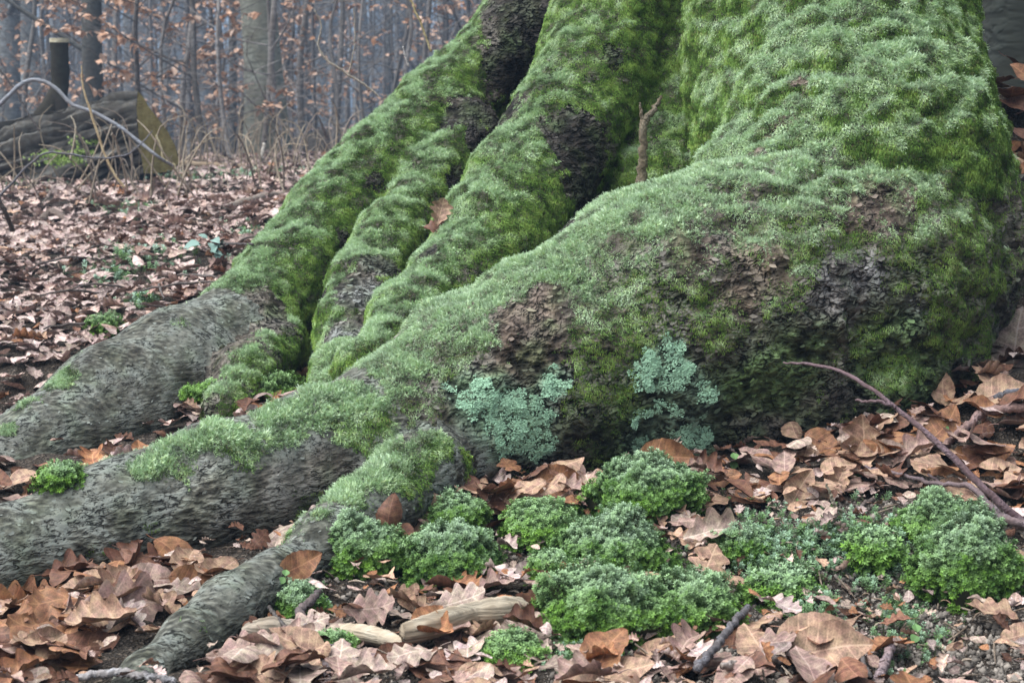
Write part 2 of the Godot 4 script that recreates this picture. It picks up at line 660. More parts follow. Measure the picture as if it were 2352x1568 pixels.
const FROST := Color(0.78, 0.98, 0.70)
const LIME := Color(0.33, 0.50, 0.11)
const GREEN := Color(0.16, 0.31, 0.065)
const DEEP := Color(0.07, 0.13, 0.026)
const STRAW := Color(0.25, 0.24, 0.10)

func grow_moss(part: int, parent: Node, fronds: Array, m: Material, density: float):
	var g := RandomNumberGenerator.new()
	g.seed = 900 + part
	var places: Array = []
	var colors: Array = []
	for k in fronds.size():
		places.append([])
		colors.append([])
	var V := part_v[part]
	var N := part_n[part]
	var I := part_i[part]
	for k in range(0, I.size(), 3):
		var a := V[I[k]]
		var c := (a + V[I[k + 1]] + V[I[k + 2]]) / 3.0
		var n := (N[I[k]] + N[I[k + 1]] + N[I[k + 2]]).normalized()
		if c.y > 0.72 or n.dot((eye - c).normalized()) < -0.4: continue
		if c.y < ground(c.x, c.z) - 0.01: continue
		var moss := moss_at(part, c, n)
		if moss < 0.08: continue
		var area := (V[I[k + 1]] - a).cross(V[I[k + 2]] - a).length() * 0.5
		var thick := clampf((moss - 0.1) * 1.5, 0, 1)
		var want := area * density * thick * (1.35 if part < 5 else 1.0)
		var count := int(want) + (1 if g.randf() < want - int(want) else 0)
		for q in count:
			var u := g.randf()
			var w := g.randf()
			if u + w > 1.0:
				u = 1.0 - u
				w = 1.0 - w
			var p := a + (V[I[k + 1]] - a) * u + (V[I[k + 2]] - a) * w
			var clump := mid.get_noise_3d(p.x * 1.4 + 3.0, p.y * 1.8, p.z * 1.4)
			var fn := cover2.get_noise_3d(p.x * 3.0, p.y * 3.0 + 4.0, p.z * 3.0)
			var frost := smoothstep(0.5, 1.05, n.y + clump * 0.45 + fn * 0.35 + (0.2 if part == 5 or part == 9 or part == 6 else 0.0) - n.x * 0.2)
			var r := Vector3(g.randf_range(-1, 1), g.randf_range(-1, 1), g.randf_range(-1, 1))
			var steep := 1.0 - clampf(n.y, 0, 1)
			var dir := (n * (0.75 - 0.25 * steep) + Vector3.DOWN * steep * 0.75 + r * 0.6).normalized()
			var back := (Vector3.UP if steep > 0.35 else r) - dir * (Vector3.UP if steep > 0.35 else r).dot(dir)
			if back.length() < 0.05: back = n
			back = (back + n * 0.7)
			back = (back - dir * back.dot(dir)).normalized()
			var s := lerpf(0.0045, 0.0082, thick) * (1.0 + 0.5 * clump) * (0.74 if part < 5 else 0.95) * g.randf_range(0.7, 1.25)
			if part == 5: s *= lerpf(0.9, 0.62, steep)
			var B := Basis(dir.cross(back) * s, dir * s, back * s)
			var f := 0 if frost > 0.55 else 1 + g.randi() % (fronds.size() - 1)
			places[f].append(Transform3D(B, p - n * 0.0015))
			var young := clampf(0.5 + clump * 0.8 + fn * 0.7 + g.randf_range(-0.2, 0.2), 0, 1)
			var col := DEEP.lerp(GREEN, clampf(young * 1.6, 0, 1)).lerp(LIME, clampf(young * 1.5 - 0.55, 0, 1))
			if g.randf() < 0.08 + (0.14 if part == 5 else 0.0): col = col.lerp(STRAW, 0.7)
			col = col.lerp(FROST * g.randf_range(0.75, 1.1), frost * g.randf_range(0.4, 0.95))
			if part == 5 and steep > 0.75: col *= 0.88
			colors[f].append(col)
	for k in fronds.size():
		if places[k].size(): many("moss", fronds[k], m, places[k], colors[k], parent)

# ---------------------------------------------------------------- leaves
func leaf_mesh(kind: String, sd: int, frosty := 0.0) -> ArrayMesh:     # one unit long along x, face up
	var g := RandomNumberGenerator.new()
	g.seed = sd
	var nu := 22 if kind == "beech" else 34
	var across := [-1.0, -0.9, -0.62, -0.32, -0.06, 0.06, 0.32, 0.62, 0.9, 1.0]
	var nv := across.size()
	var bend := g.randf_range(-0.5, 0.9)
	var cup := g.randf_range(-0.55, 0.75)
	var twist := g.randf_range(-0.7, 0.7)
	var wav := g.randf_range(0.01, 0.04)
	var wf := g.randf_range(9.0, 17.0)
	var ph := g.randf_range(0, 6.0)
	var fat := g.randf_range(0.9, 1.12)
	var side_bend := g.randf_range(-0.25, 0.25)
	var v := PackedVector3Array()
	var c := PackedColorArray()
	var uv := PackedVector2Array()
	var idx := PackedInt32Array()
	var spine := Vector3.ZERO
	var pitch := -bend * 0.5
	for i in nu + 1:
		var u := float(i) / nu
		var w := 0.0
		if kind == "beech":
			w = 0.33 * fat * pow(maxf(sin(PI * pow(u, 0.82)), 0.0), 0.75) + 0.002
			w *= 1.0 + 0.03 * sin(u * 44.0)
		else:
			var lobes := 1.0 - 2.0 * pow(absf(sin(u * PI * 4.3 - 0.9)), 3.0) + 0.4
			w = (0.05 + 0.27 * fat * pow(maxf(sin(PI * pow(u, 1.35)), 0.0), 0.8)) * (1.0 + 0.30 * lobes * smoothstep(0.05, 0.3, u)) * 0.9
			if u > 0.97: w *= 0.55
		var dirx := Vector3(cos(pitch), sin(pitch), 0)
		var upx := Vector3(-sin(pitch), cos(pitch), 0)
		for k in nv:
			var s: float = across[k]
			var curl := cup * absf(s) * (0.7 + 0.5 * sin(u * 3.0 + ph))
			var z := w * s * (cos(curl * 0.8))
			var y := w * absf(s) * sin(curl * 0.9)
			y += wav * sin(u * wf + ph + (2.0 if s > 0 else 0.0)) * s * s
			if kind == "beech": y += 0.011 * absf(fmod(u * 8.0 - absf(s) * 1.1 + 8.0, 1.0) - 0.5) * (1.0 - absf(s) * 0.4) * 2.0
			else: y += 0.014 * sin(u * TAU * 4.3 - absf(s) * 1.6) * absf(s)
			if absf(s) < 0.1: y -= 0.006
			var tw := twist * (u - 0.4)
			var q := Vector2(z, y).rotated(tw)
			v.append(spine + upx * q.y + Vector3(0, 0, q.x + side_bend * (u - 0.3) * (u - 0.3)))
			uv.append(Vector2(u, 0.5 + s * w * 1.3))
			var col := Color.WHITE * (0.92 + 0.12 * sin(u * 5.0 + ph + s))
			if absf(s) > 0.85 or i == 0: col = col.lerp(Color(1.9, 1.9, 2.0), frosty * 0.8)
			else: col = col.lerp(Color(1.35, 1.4, 1.5), frosty * 0.45)
			c.append(col)
		spine += dirx / nu
		pitch += bend / nu + 0.05 * sin(u * 9.0 + ph)
	for i in nu:
		for k in nv - 1:
			var a := i * nv + k
			idx.append_array(PackedInt32Array([a, a + 1, a + nv, a + 1, a + nv + 1, a + nv]))
	# stalk
	var o := v.size()
	for k in 5:
		var t := float(k) / 4
		var p := Vector3(-0.2 * t + 0.02, 0.02 * sin(t * 3.0 + ph) + 0.05 * t * t * sin(ph), 0.03 * t * sin(ph * 2.0))
		for j in 3: 
			v.append(p + Vector3(0, cos(j * TAU / 3), sin(j * TAU / 3)) * 0.009)
			c.append(Color(0.55, 0.5, 0.5))
			uv.append(Vector2(0.02, 0.5))
	for k in 4:
		for j in 3:
			var a := o + k * 3 + j
			var b := o + k * 3 + (j + 1) % 3
			idx.append_array(PackedInt32Array([a, a + 3, b, b, a + 3, b + 3]))
	var n := PackedVector3Array()
	n.resize(v.size())
	for k in range(0, idx.size(), 3):
		var q := (v[idx[k + 2]] - v[idx[k]]).cross(v[idx[k + 1]] - v[idx[k]])
		for j in 3: n[idx[k + j]] += q
	for k in n.size(): n[k] = n[k].normalized()
	return mesh_of(v, n, c, uv, idx)

func leaf_print(kind: String, sd: int) -> ImageTexture:    # veins and blotches of a dead leaf
	var im := Image.create(256, 192, false, Image.FORMAT_RGB8)
	var a := noise(0.02, sd, 4)
	var b := noise(0.12, sd + 3, 2)
	var spots := noise(0.06, sd + 9, 1, FastNoiseLite.TYPE_CELLULAR)
	for y in 192:
		for x in 256:
			var u := x / 256.0
			var s := absf(y / 192.0 - 0.5) / 0.45
			var k := 0.86 + 0.26 * a.get_noise_2d(x, y) + 0.14 * b.get_noise_2d(x, y)
			var f := fmod(u * (8.0 if kind == "beech" else 4.6) - s * 1.1 + 8.0, 1.0)
			var vein := exp(-pow((f - 0.5) * 16.0, 2.0)) * 0.16 + exp(-s * s * 900.0) * 0.3
			if spots.get_noise_2d(x, y) < -0.93: k *= 0.72
			k += vein
			im.set_pixel(x, y, Color(clampf(k * 0.94, 0, 1), clampf(k * (0.9 + 0.06 * a.get_noise_2d(y, x)), 0, 1), clampf(k * 0.88, 0, 1)))
	im.generate_mipmaps()
	return ImageTexture.create_from_image(im)

var leaf_shapes := {}
var leaf_mats := {}
const LEAF_TONES := {"amber": Color(0.33, 0.17, 0.09), "russet": Color(0.19, 0.098, 0.065), "tan": Color(0.45, 0.31, 0.22), "pale": Color(0.47, 0.385, 0.325), "pinkish": Color(0.39, 0.28, 0.24), "dark brown": Color(0.12, 0.06, 0.04)}

func make_leaf_kit():
	for kind in ["beech", "oak"]:
		leaf_shapes[kind] = []
		for k in 11: leaf_shapes[kind].append(leaf_mesh(kind, 40 + k * 7 + (500 if kind == "oak" else 0), [0.0, 0.35, 0.8][k % 3]))
		var print_ := leaf_print(kind, 5 if kind == "beech" else 8)
		for tone in LEAF_TONES:
			var m := plain(LEAF_TONES[tone], 0.62, 0.25)
			m.albedo_texture = print_
			m.metallic_specular = 0.35
			leaf_mats[kind + tone] = m

func put_leaf(kind: String, tone: String, where: Vector3, up: Vector3, spin: float, length: float, variant: int, label: String, group: String):
	var o := piece("fallen_%s_leaf" % kind, leaf_shapes[kind][variant % 11], leaf_mats[kind + tone])
	var b := basis_on(up.normalized(), spin)
	o.transform = Transform3D(b.scaled_local(Vector3.ONE * length), where - b.x * length * 0.5)
	tag(o, label, "leaf", group)

func seen_leaf(kind: String, tone: String, px: float, py: float, span: float, turn: float, face: float, variant: int, label: String, lift := 0.012):
	# a leaf that stands out: its middle, length and turn as in the photograph; face 0 lies flat, 1 looks at the camera
	var p := hit(px, py + span * 0.25 * face)
	var d := (eye - p).length()
	var to := (eye - p).normalized()
	var up := Vector3.UP.lerp(to, face).normalized()
	var q := p + Vector3.UP * (span * 0.25 * face * d / FOCAL)
	var x := (look.x * cos(turn) + look.y * sin(turn))
	x = (x - up * x.dot(up)).normalized()
	var b := Basis(x, up, x.cross(up))
	var o := piece("fallen_%s_leaf" % kind, leaf_shapes[kind][variant % 11], leaf_mats[kind + tone])
	var length := span * d / FOCAL
	o.transform = Transform3D(b.scaled_local(Vector3.ONE * length), q + to * lift - x * length * 0.5)
	tag(o, label, "leaf", "single leaves that stand out of the litter")

func drift(poly: PackedVector2Array, count: int, share_oak: float, tones: Array, place: String, sizes: Vector2, tilt: float, pile: float, sd: int):
	var g := RandomNumberGenerator.new()
	g.seed = sd
	var box := Rect2(poly[0], Vector2.ZERO)
	for q in poly: box = box.expand(q)
	var k := 0
	var tries := 0
	while k < count and tries < count * 30:
		tries += 1
		var s := Vector2(g.randf_range(box.position.x, box.end.x), g.randf_range(box.position.y, box.end.y))
		if not Geometry2D.is_point_in_polygon(s, poly): continue
		var p := hit(s.x, s.y, false)
		if solid(p) < 0.004: continue
		var kind := "oak" if g.randf() < share_oak else "beech"
		var tone: String = tones[g.randi() % tones.size()]
		var up := (Vector3.UP + Vector3(g.randf_range(-1, 1), 0, g.randf_range(-0.6, 1.2)) * tilt).normalized()
		var half := lerpf(sizes.x, sizes.y, 0.5)
		put_leaf(kind, tone, p + Vector3.UP * (0.006 + pile * g.randf()), up, g.randf() * TAU, g.randf_range(sizes.x, half) if k % 2 else g.randf_range(half, sizes.y), g.randi(),
			"%s %s %s leaf %s, %s part" % ["small" if k % 2 else "broad", tone, kind, place, ("left" if s.x < box.get_center().x else "right") + (" front" if s.y > box.get_center().y else " back")], "%s leaves %s" % [kind, place])
		k += 1

# ---------------------------------------------------------------- moss cushions
var star_mesh: Array = []
func cushion(px: float, py: float, rx: float, ry: float, label: String, bright: float, count: int, s0 := 0.0082, hang := false):
	var foot := hit(px, py + ry * 0.75, not hang)
	var d := (foot - eye).dot(-look.z)
	var c := at(px, py + ry * 0.3, d + rx * d / FOCAL * 0.35)
	var r := Vector3(rx, ry * 1.4, rx * 0.8) * d / FOCAL
	var o := base("moss_cushion", c)
	tag(o, label, "moss", "moss cushions on the ground before the trunk")
	var g := RandomNumberGenerator.new()
	g.seed = int(px * 3 + py)
	var st := SphereMesh.new()
	st.radius = 1.0
	st.height = 2.0
	st.radial_segments = 28
	st.rings = 16
	var arr := st.get_mesh_arrays()
	var V: PackedVector3Array = arr[Mesh.ARRAY_VERTEX]
	var off := Vector3(px, py, 3) * 0.37
	var shape := func(u: Vector3) -> float: return 1.0 + 0.38 * mid.get_noise_3d(off.x + u.x * 0.045, off.y + u.y * 0.045, off.z + u.z * 0.045) + 0.26 * fine.get_noise_3d(off.x + u.x * 0.04, off.y + u.y * 0.04, u.z * 0.04)
	for k in V.size():
		var u := V[k].normalized()
		V[k] = u * r * (shape.call(u) - 0.12)
	arr[Mesh.ARRAY_VERTEX] = V
	var m := ArrayMesh.new()
	m.add_surface_from_arrays(Mesh.PRIMITIVE_TRIANGLES, arr)
	piece("soil_core", m, plain(Color(0.05, 0.05, 0.028)), o)
	var places: Array = []
	var colors: Array = []
	for q in star_mesh.size():
		places.append([])
		colors.append([])
	for k in int(count * 1.9):
		var u := Vector3(g.randfn(), g.randfn() * 0.9 + 0.25, g.randfn() + 0.35).normalized()
		if u.y < -0.35: continue
		var s: float = shape.call(u)
		if u.y < 0.1 and fine.get_noise_3d(u.x * 0.05 + off.x, u.y * 0.05, u.z * 0.05) > 0.1: continue
		var p := u * r * (s - 0.11)
		var nn := (u / r).normalized()
		var dir := (nn * 0.8 + Vector3.UP * 0.35 + Vector3(g.randf_range(-1, 1), g.randf_range(-1, 1), g.randf_range(-1, 1)) * 0.4).normalized()
		var f := g.randi() % star_mesh.size()
		var b := basis_on(dir, g.randf() * TAU)
		places[f].append(Transform3D(b.scaled_local(Vector3.ONE * s0 * g.randf_range(0.65, 1.3)), p))
		var patchy := clampf(0.5 + 1.1 * mid.get_noise_3d(u.x * 0.12 + off.x, u.y * 0.12, u.z * 0.12 + off.z), 0, 1)
		var frost := smoothstep(0.2, 1.0, u.y + 0.5 * (patchy - 0.5)) * (1.0 - bright * 0.5) + g.randf_range(-0.1, 0.2)
		var col := Color(0.06, 0.135, 0.025).lerp(Color(0.20, 0.38, 0.05), clampf(patchy * 0.6 + bright * 0.5 + g.randf_range(-0.25, 0.25), 0, 1))
		col = col.lerp(Color(0.50, 0.62, 0.50), clampf(frost * 0.5, 0, 0.7))
		colors[f].append(col)
	for f in star_mesh.size(): many("moss_shoots", star_mesh[f], moss_mat, places[f], colors[f], o)

var moss_mat: StandardMaterial3D
var twig_mat: StandardMaterial3D
var wood_mat: StandardMaterial3D
var grey_bark: StandardMaterial3D
var dark_bark: StandardMaterial3D
var tree_bark: StandardMaterial3D

func on(q: Array) -> Vector3:                             # third number: a distance, or (negative) millimetres above whatever lies there
	if q[2] > 0.0: return at(q[0], q[1], q[2])
	var p := hit(q[0], q[1])
	return p + ((eye - p).normalized() * 0.6 + Vector3.UP * 0.5) * -q[2] * 0.001

func twig(called: String, label: String, pts: Array, r: Array, tint: Color, category := "twig", knots := 0.12, sides := 7, side_shoots := []):
	# points are [px, py, distance]; radii in millimetres
	var a := []
	for q in pts: a.append(on(q))
	var root: Vector3 = a[0]
	var o := base(called, root)
	var t := Tube.new()
	if category == "branch" or category == "splinter": t.streak = 0.4
	var b := []
	for q in a: b.append(q - root)
	var rr := []
	for x in r: rr.append(x * 0.001)
	curve_tube(t, b, rr, 34, sides, tint, knots, int(pts[0][0] + pts[0][1]), 0.0005 if t.streak > 0.0 else minf(0.0007 + 0.0002 * float(r[0]), 0.0018))
	piece("stem", t.done(), wood_mat if t.streak > 0.0 else twig_mat, o)
	for s in side_shoots:
		var t2 := Tube.new()
		var e := []
		for q in s[0]: e.append(on(q) - root)
		var r2 := []
		for x in s[1]: r2.append(x * 0.001)
		curve_tube(t2, e, r2, 14, sides, tint, knots, 5 + int(s[0][0][0]), 0.001)
		piece("side_shoot", t2.done(), twig_mat, o)
	tag(o, label, category)
	return o

# ---------------------------------------------------------------- the woods behind
func small_leaf(sd: int) -> ArrayMesh:
	var g := RandomNumberGenerator.new()
	g.seed = sd
	var v := PackedVector3Array()
	var c := PackedColorArray()
	var last_w := 0.0
	for k in 4:
		var u0 := k / 4.0
		var u1 := (k + 1) / 4.0
		var w0 := 0.3 * sin(PI * u0)
		var w1 := 0.3 * sin(PI * u1)
		for s in [-1.0, 1.0]:
			var y := 0.35
			var A := Vector3(u0, -0.3 * u0 * u0, 0)
			var B := Vector3(u1, -0.3 * u1 * u1, 0)
			var C := B + Vector3(0, w1 * y, w1 * s)
			var D := A + Vector3(0, w0 * y, w0 * s)
			v.append_array(PackedVector3Array([A, B, C, A, C, D]))
			for j in 6: c.append(Color.WHITE * (0.9 + 0.1 * s))
	return tris_mesh(v, c)

func woods_tree(called: String, where: Vector3, r: float, tall: float, lean: Vector3, tint: Color, label: String, group: String, boughs: int, sd: int) -> Node3D:
	var g := RandomNumberGenerator.new()
	g.seed = sd
	var o := base(called, where)
	var t := Tube.new()
	var pts := []
	var rr := []
	for k in 8:
		var f := k / 7.0
		pts.append(Vector3(0, -0.3, 0) + Vector3(0, tall * f * f * 0.7 + tall * f * 0.3, 0) + lean * f * tall + Vector3(g.randf_range(-1, 1), 0, g.randf_range(-1, 1)) * r * 0.5 * (1.0 if k > 1 else 0.0))
		rr.append(r * lerpf(1.0, 0.25, f) * (1.45 if k == 0 else 1.0))
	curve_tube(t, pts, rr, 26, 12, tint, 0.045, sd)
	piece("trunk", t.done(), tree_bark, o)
	for k in boughs:
		var f := g.randf_range(0.12, 0.95)
		var p: Vector3 = spline(pts, f)
		var a := g.randf() * TAU
		var len := tall * g.randf_range(0.08, 0.22)
		var dir := Vector3(cos(a), g.randf_range(0.2, 0.9), sin(a)).normalized()
		var b := Tube.new()
		var br: float = float(spline(rr, f)) * 0.3
		var e := [p, p + dir * len * 0.4, p + dir * len * 0.7 + Vector3(0, 0.05, 0) * len, p + dir * len + Vector3(g.randf_range(-0.2, 0.2), 0.15, 0) * len]
		curve_tube(b, e, [br, br * 0.7, br * 0.5, br * 0.15], 7, 6, tint * 0.9, 0.05, sd + k)
		for j in 3:
			var q: Vector3 = spline(e, g.randf_range(0.3, 0.9))
			var d2 := (dir + Vector3(g.randf_range(-1, 1), g.randf_range(-0.2, 0.7), g.randf_range(-1, 1)) * 0.9).normalized()
			curve_tube(b, [q, q + d2 * len * 0.2, q + d2 * len * 0.45], [br * 0.35, br * 0.25, br * 0.1], 4, 4, tint * 0.9, 0.05, sd + k * 9 + j)
		piece("branch", b.done(), tree_bark, o)
	tag(o, label, "tree", group)
	return o

var leaf_mat: StandardMaterial3D
var bush_leaf: ArrayMesh
func sapling(sd: int, tall: float, leaves: int, tint: Color, spread := 0.34) -> Node3D:        # a young beech that keeps its dead leaves
	var g := RandomNumberGenerator.new()
	g.seed = sd
	var o := base("beech_sapling")
	var t := Tube.new()
	var pts := []
	var rr := []
	for k in 6:
		pts.append(Vector3(g.randf_range(-1, 1) * 0.05 * k, tall * k / 5.0 - 0.05, g.randf_range(-1, 1) * 0.04 * k))
		rr.append(tall * 0.008 * lerpf(1.0, 0.2, k / 5.0))
	curve_tube(t, pts, rr, 14, 6, tint, 0.05, sd)
	piece("trunk", t.done(), tree_bark, o)
	var places := []
	var colors := []
	var b := Tube.new()
	for k in int(tall * 9):
		var f := g.randf_range(0.08, 0.98)
		var p: Vector3 = spline(pts, f)
		var a := g.randf() * TAU
		var len := tall * spread * g.randf_range(0.4, 1.1) * (1.1 - f * 0.6)
		var dir := Vector3(cos(a), g.randf_range(0.0, 0.6), sin(a)).normalized()
		var e := [p, p + dir * len * 0.5, p + dir * len + Vector3(0, g.randf_range(-0.1, 0.15), 0) * len]
		var br: float = 0.004 * (1.2 - f)
		curve_tube(b, e, [br, br * 0.7, br * 0.3], 6, 4, tint, 0.05, sd + k)
		for j in 5:
			var fj := g.randf_range(0.25, 1.0)
			var q: Vector3 = spline(e, fj)
			var d2 := (dir * 0.7 + Vector3(g.randf_range(-1, 1), g.randf_range(-0.25, 0.35), g.randf_range(-1, 1))).normalized()
			var l2 := len * g.randf_range(0.15, 0.45)
			curve_tube(b, [q, q + d2 * l2 * 0.5, q + d2 * l2 + Vector3(0, -0.04, 0) * l2], [br * 0.5, br * 0.4, br * 0.2], 3, 3, tint, 0.05, sd + k * 7 + j)
			for q2 in (leaves * 3 if g.randf() < 0.8 else 0):
				var w := q + d2 * l2 * g.randf_range(0.2, 1.05)
				var la := g.randf() * TAU
				var up := Vector3(g.randf_range(-0.9, 0.9), 1, g.randf_range(-0.9, 0.9)).normalized()
				places.append(Transform3D(basis_on(up, la).scaled_local(Vector3.ONE * g.randf_range(0.022, 0.048)), w))
				var tone := g.randf()
				colors.append(Color(0.50, 0.27, 0.16).lerp(Color(0.58, 0.42, 0.33), tone) * g.randf_range(0.7, 1.15))
	piece("branches", b.done(), tree_bark, o)
	if places.size(): many("dead_leaves", bush_leaf, leaf_mat, places, colors, o)
	return o

func copy_of(o: Node3D, called: String) -> Node3D:
	var c: Node3D = o.duplicate()
	c.name = numbered(called)
	add_child(c, true)
	return c

func floor_at(px: float, d: float, dx := 0.0) -> Vector3:      # a spot on the forest floor at a distance along the line of sight
	var p := at(px, 500, d)
	return Vector3(p.x + dx, ground(p.x + dx, p.z) - 0.01, p.z)

func place_words(px: float) -> String:
	for q in [[30, "at the left edge of the woods"], [120, "left of the sawn stub"], [215, "between the sawn stub and the dark trunk"], [290, "just right of the dark trunk"], [370, "above the right end of the log"], [450, "a little right of the sawn face"],
			[530, "halfway between log and grey beech"], [600, "close left of the grey beech"], [660, "behind the grey beech"], [740, "close right of the grey beech"], [830, "between grey beech and mossy ridge"], [930, "near the mossy ridge"], [1150, "close against the mossy ridge"]]:
		if px < q[0]: return q[1]
	return "out of sight behind the mossy tree"

func far_words(d: float) -> String:
	return "nearer" if d < 10.0 else "near" if d < 14.0 else "middle-distance" if d < 20.0 else "misty" if d < 28.0 else "faint" if d < 36.0 else "farthest"

func make_woods():
	var g := RandomNumberGenerator.new()
	g.seed = 4711
	bush_leaf = small_leaf(3)
	leaf_mat = plain(Color.WHITE, 0.7, 0.5)
	woods_tree("beech_tree", floor_at(618, 9.2), 0.112, 13.0, Vector3(-0.008, 0, 0), Color(0.29, 0.305, 0.26), "smooth grey beech trunk with dark knots, standing beyond the leafy saplings", "", 5, 11)
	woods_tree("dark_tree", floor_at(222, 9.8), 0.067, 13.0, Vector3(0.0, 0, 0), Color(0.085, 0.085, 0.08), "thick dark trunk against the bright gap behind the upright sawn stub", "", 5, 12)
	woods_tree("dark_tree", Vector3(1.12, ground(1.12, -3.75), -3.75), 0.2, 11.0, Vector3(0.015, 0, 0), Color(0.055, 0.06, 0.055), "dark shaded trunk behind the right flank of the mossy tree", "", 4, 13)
	var spots := [[25, 14, 0.13], [95, 17, 0.12], [150, 30, 0.2], [62, 27, 0.16], [300, 24, 0.1], [352, 30, 0.15], [392, 19, 0.06], [440, 34, 0.2], [490, 26, 0.12], [528, 13, 0.035], [560, 31, 0.17], [700, 22, 0.09],
		[745, 29, 0.16], [790, 36, 0.22], [838, 25, 0.13], [885, 17, 0.05], [920, 32, 0.2], [965, 27, 0.15], [1010, 22, 0.08], [1050, 35, 0.22], [1090, 24, 0.12], [-60, 20, 0.15], [-140, 14, 0.12], [180, 38, 0.24], [660, 38, 0.22],
		[262, 33, 0.15], [420, 40, 0.25], [1170, 30, 0.2], [1300, 24, 0.16], [1500, 28, 0.18], [1700, 20, 0.14], [2000, 26, 0.18], [2300, 22, 0.2], [2500, 15, 0.16], [-260, 26, 0.2], [20, 42, 0.26], [330, 45, 0.25], [870, 44, 0.27], [610, 47, 0.26]]
	for k in spots.size():
		var s = spots[k]
		var cold := Color(0.27, 0.285, 0.29).lerp(Color(0.13, 0.13, 0.13), g.randf())
		woods_tree("forest_tree", floor_at(s[0], s[1]), s[2], s[1] * 0.15 + 9.0, Vector3(g.randf_range(-0.03, 0.03), 0, 0), cold, "%s %s grey trunk, %s" % [far_words(s[1]), "thin" if s[2] < 0.1 else "stout" if s[2] > 0.18 else "slender", place_words(s[0])], "trunks of the far woods", 4, 100 + k)
	# saplings: five raised, the rest copied
	var kit := []
	for k in 5: kit.append(sapling(300 + k, [1.9, 2.3, 1.6, 2.6, 2.0][k], [3, 2, 4, 2, 0][k], Color(0.14, 0.132, 0.128) * (1.0 + 0.25 * k)))
	var where := [[300, 9.0, 0], [395, 9.6, 2], [480, 8.8, 0], [560, 9.4, 1], [250, 10.5, 2], [700, 10.0, 3], [770, 11.0, 1], [850, 10.4, 4], [905, 12.0, 1], [980, 11.0, 3], [345, 11.6, 1], [440, 12.4, 3], [520, 11.5, 2],
		[640, 12.8, 0], [720, 13.5, 2], [800, 14.5, 3], [60, 10.2, 1], [120, 11.8, 3], [20, 13.5, 2], [180, 14.5, 0], [600, 9.0, 4], [535, 8.4, 4], [420, 9.0, 4], [660, 8.9, 4], [1020, 13.0, 2], [760, 9.2, 4],
		[920, 9.6, 4], [270, 13.0, 3], [380, 15.0, 1], [500, 15.5, 0], [590, 16.0, 2], [690, 16.5, 1], [850, 15.8, 0], [960, 16.5, 2], [-40, 11.0, 0], [1080, 15.0, 1], [1200, 13.0, 3], [450, 17.0, 1], [210, 17.5, 3], [90, 17.0, 1]]
	for k in where.size():
		var s = where[k]
		var o: Node3D = kit[s[2]] if k < 5 and false else copy_of(kit[s[2]], "beech_sapling")
		o.position = floor_at(s[0], s[1])
		o.rotation.y = g.randf() * TAU
		o.scale = Vector3.ONE * g.randf_range(0.8, 1.25)
		if s[2] == 4: tag(o, "%s bare twiggy sapling without leaves, %s" % [far_words(s[1]), place_words(s[0])], "sapling", "bare saplings of the thicket")
		else: tag(o, "%s young beech holding %s faded orange leaves, %s" % [far_words(s[1]), ["many", "some", "dense", "few"][s[2]], place_words(s[0])], "sapling", "leafy beech saplings of the thicket")
	for o in kit:
		remove_child(o)
		o.free()
	# the far wood that reads as one mass: thin stems with fine twigs
	var t := Tube.new()
	for k in 26:
		var a := g.randf_range(-0.5, 0.5)
		var h := g.randf_range(0.3, 2.6)
		var d := Vector3(g.randf_range(-1, 1), g.randf_range(0.1, 0.9), g.randf_range(-1, 1)) * 0.8
		curve_tube(t, [Vector3(0.02 * h, h, 0), Vector3(0, h, 0) + d * 0.5, Vector3(0, h + 0.1, 0) + d], [0.006, 0.004, 0.001], 4, 3, Color.WHITE, 0.0, k)
	curve_tube(t, [Vector3(0, -0.1, 0), Vector3(0.03, 1.2, 0), Vector3(-0.02, 2.5, 0.03), Vector3(0, 4, 0)], [0.022, 0.018, 0.014, 0.006], 8, 5, Color.WHITE, 0.05, 3)
	var places := []
	var colors := []
	for k in 340:
		var d := g.randf_range(11.0, 60.0)
		var px := g.randf_range(-500, 1350)
		var p := floor_at(px, d)
		places.append(Transform3D(Basis(Vector3.UP, g.randf() * TAU).scaled_local(Vector3.ONE * g.randf_range(0.5, 1.0) * (0.8 + d * 0.012)), p))
		colors.append(Color(0.19, 0.185, 0.19) * g.randf_range(0.6, 1.3))
	tag(many("undergrowth", t.done(), tree_bark, places, colors), "grey thicket of thin bare stems filling the far woods", "undergrowth", "", "stuff")

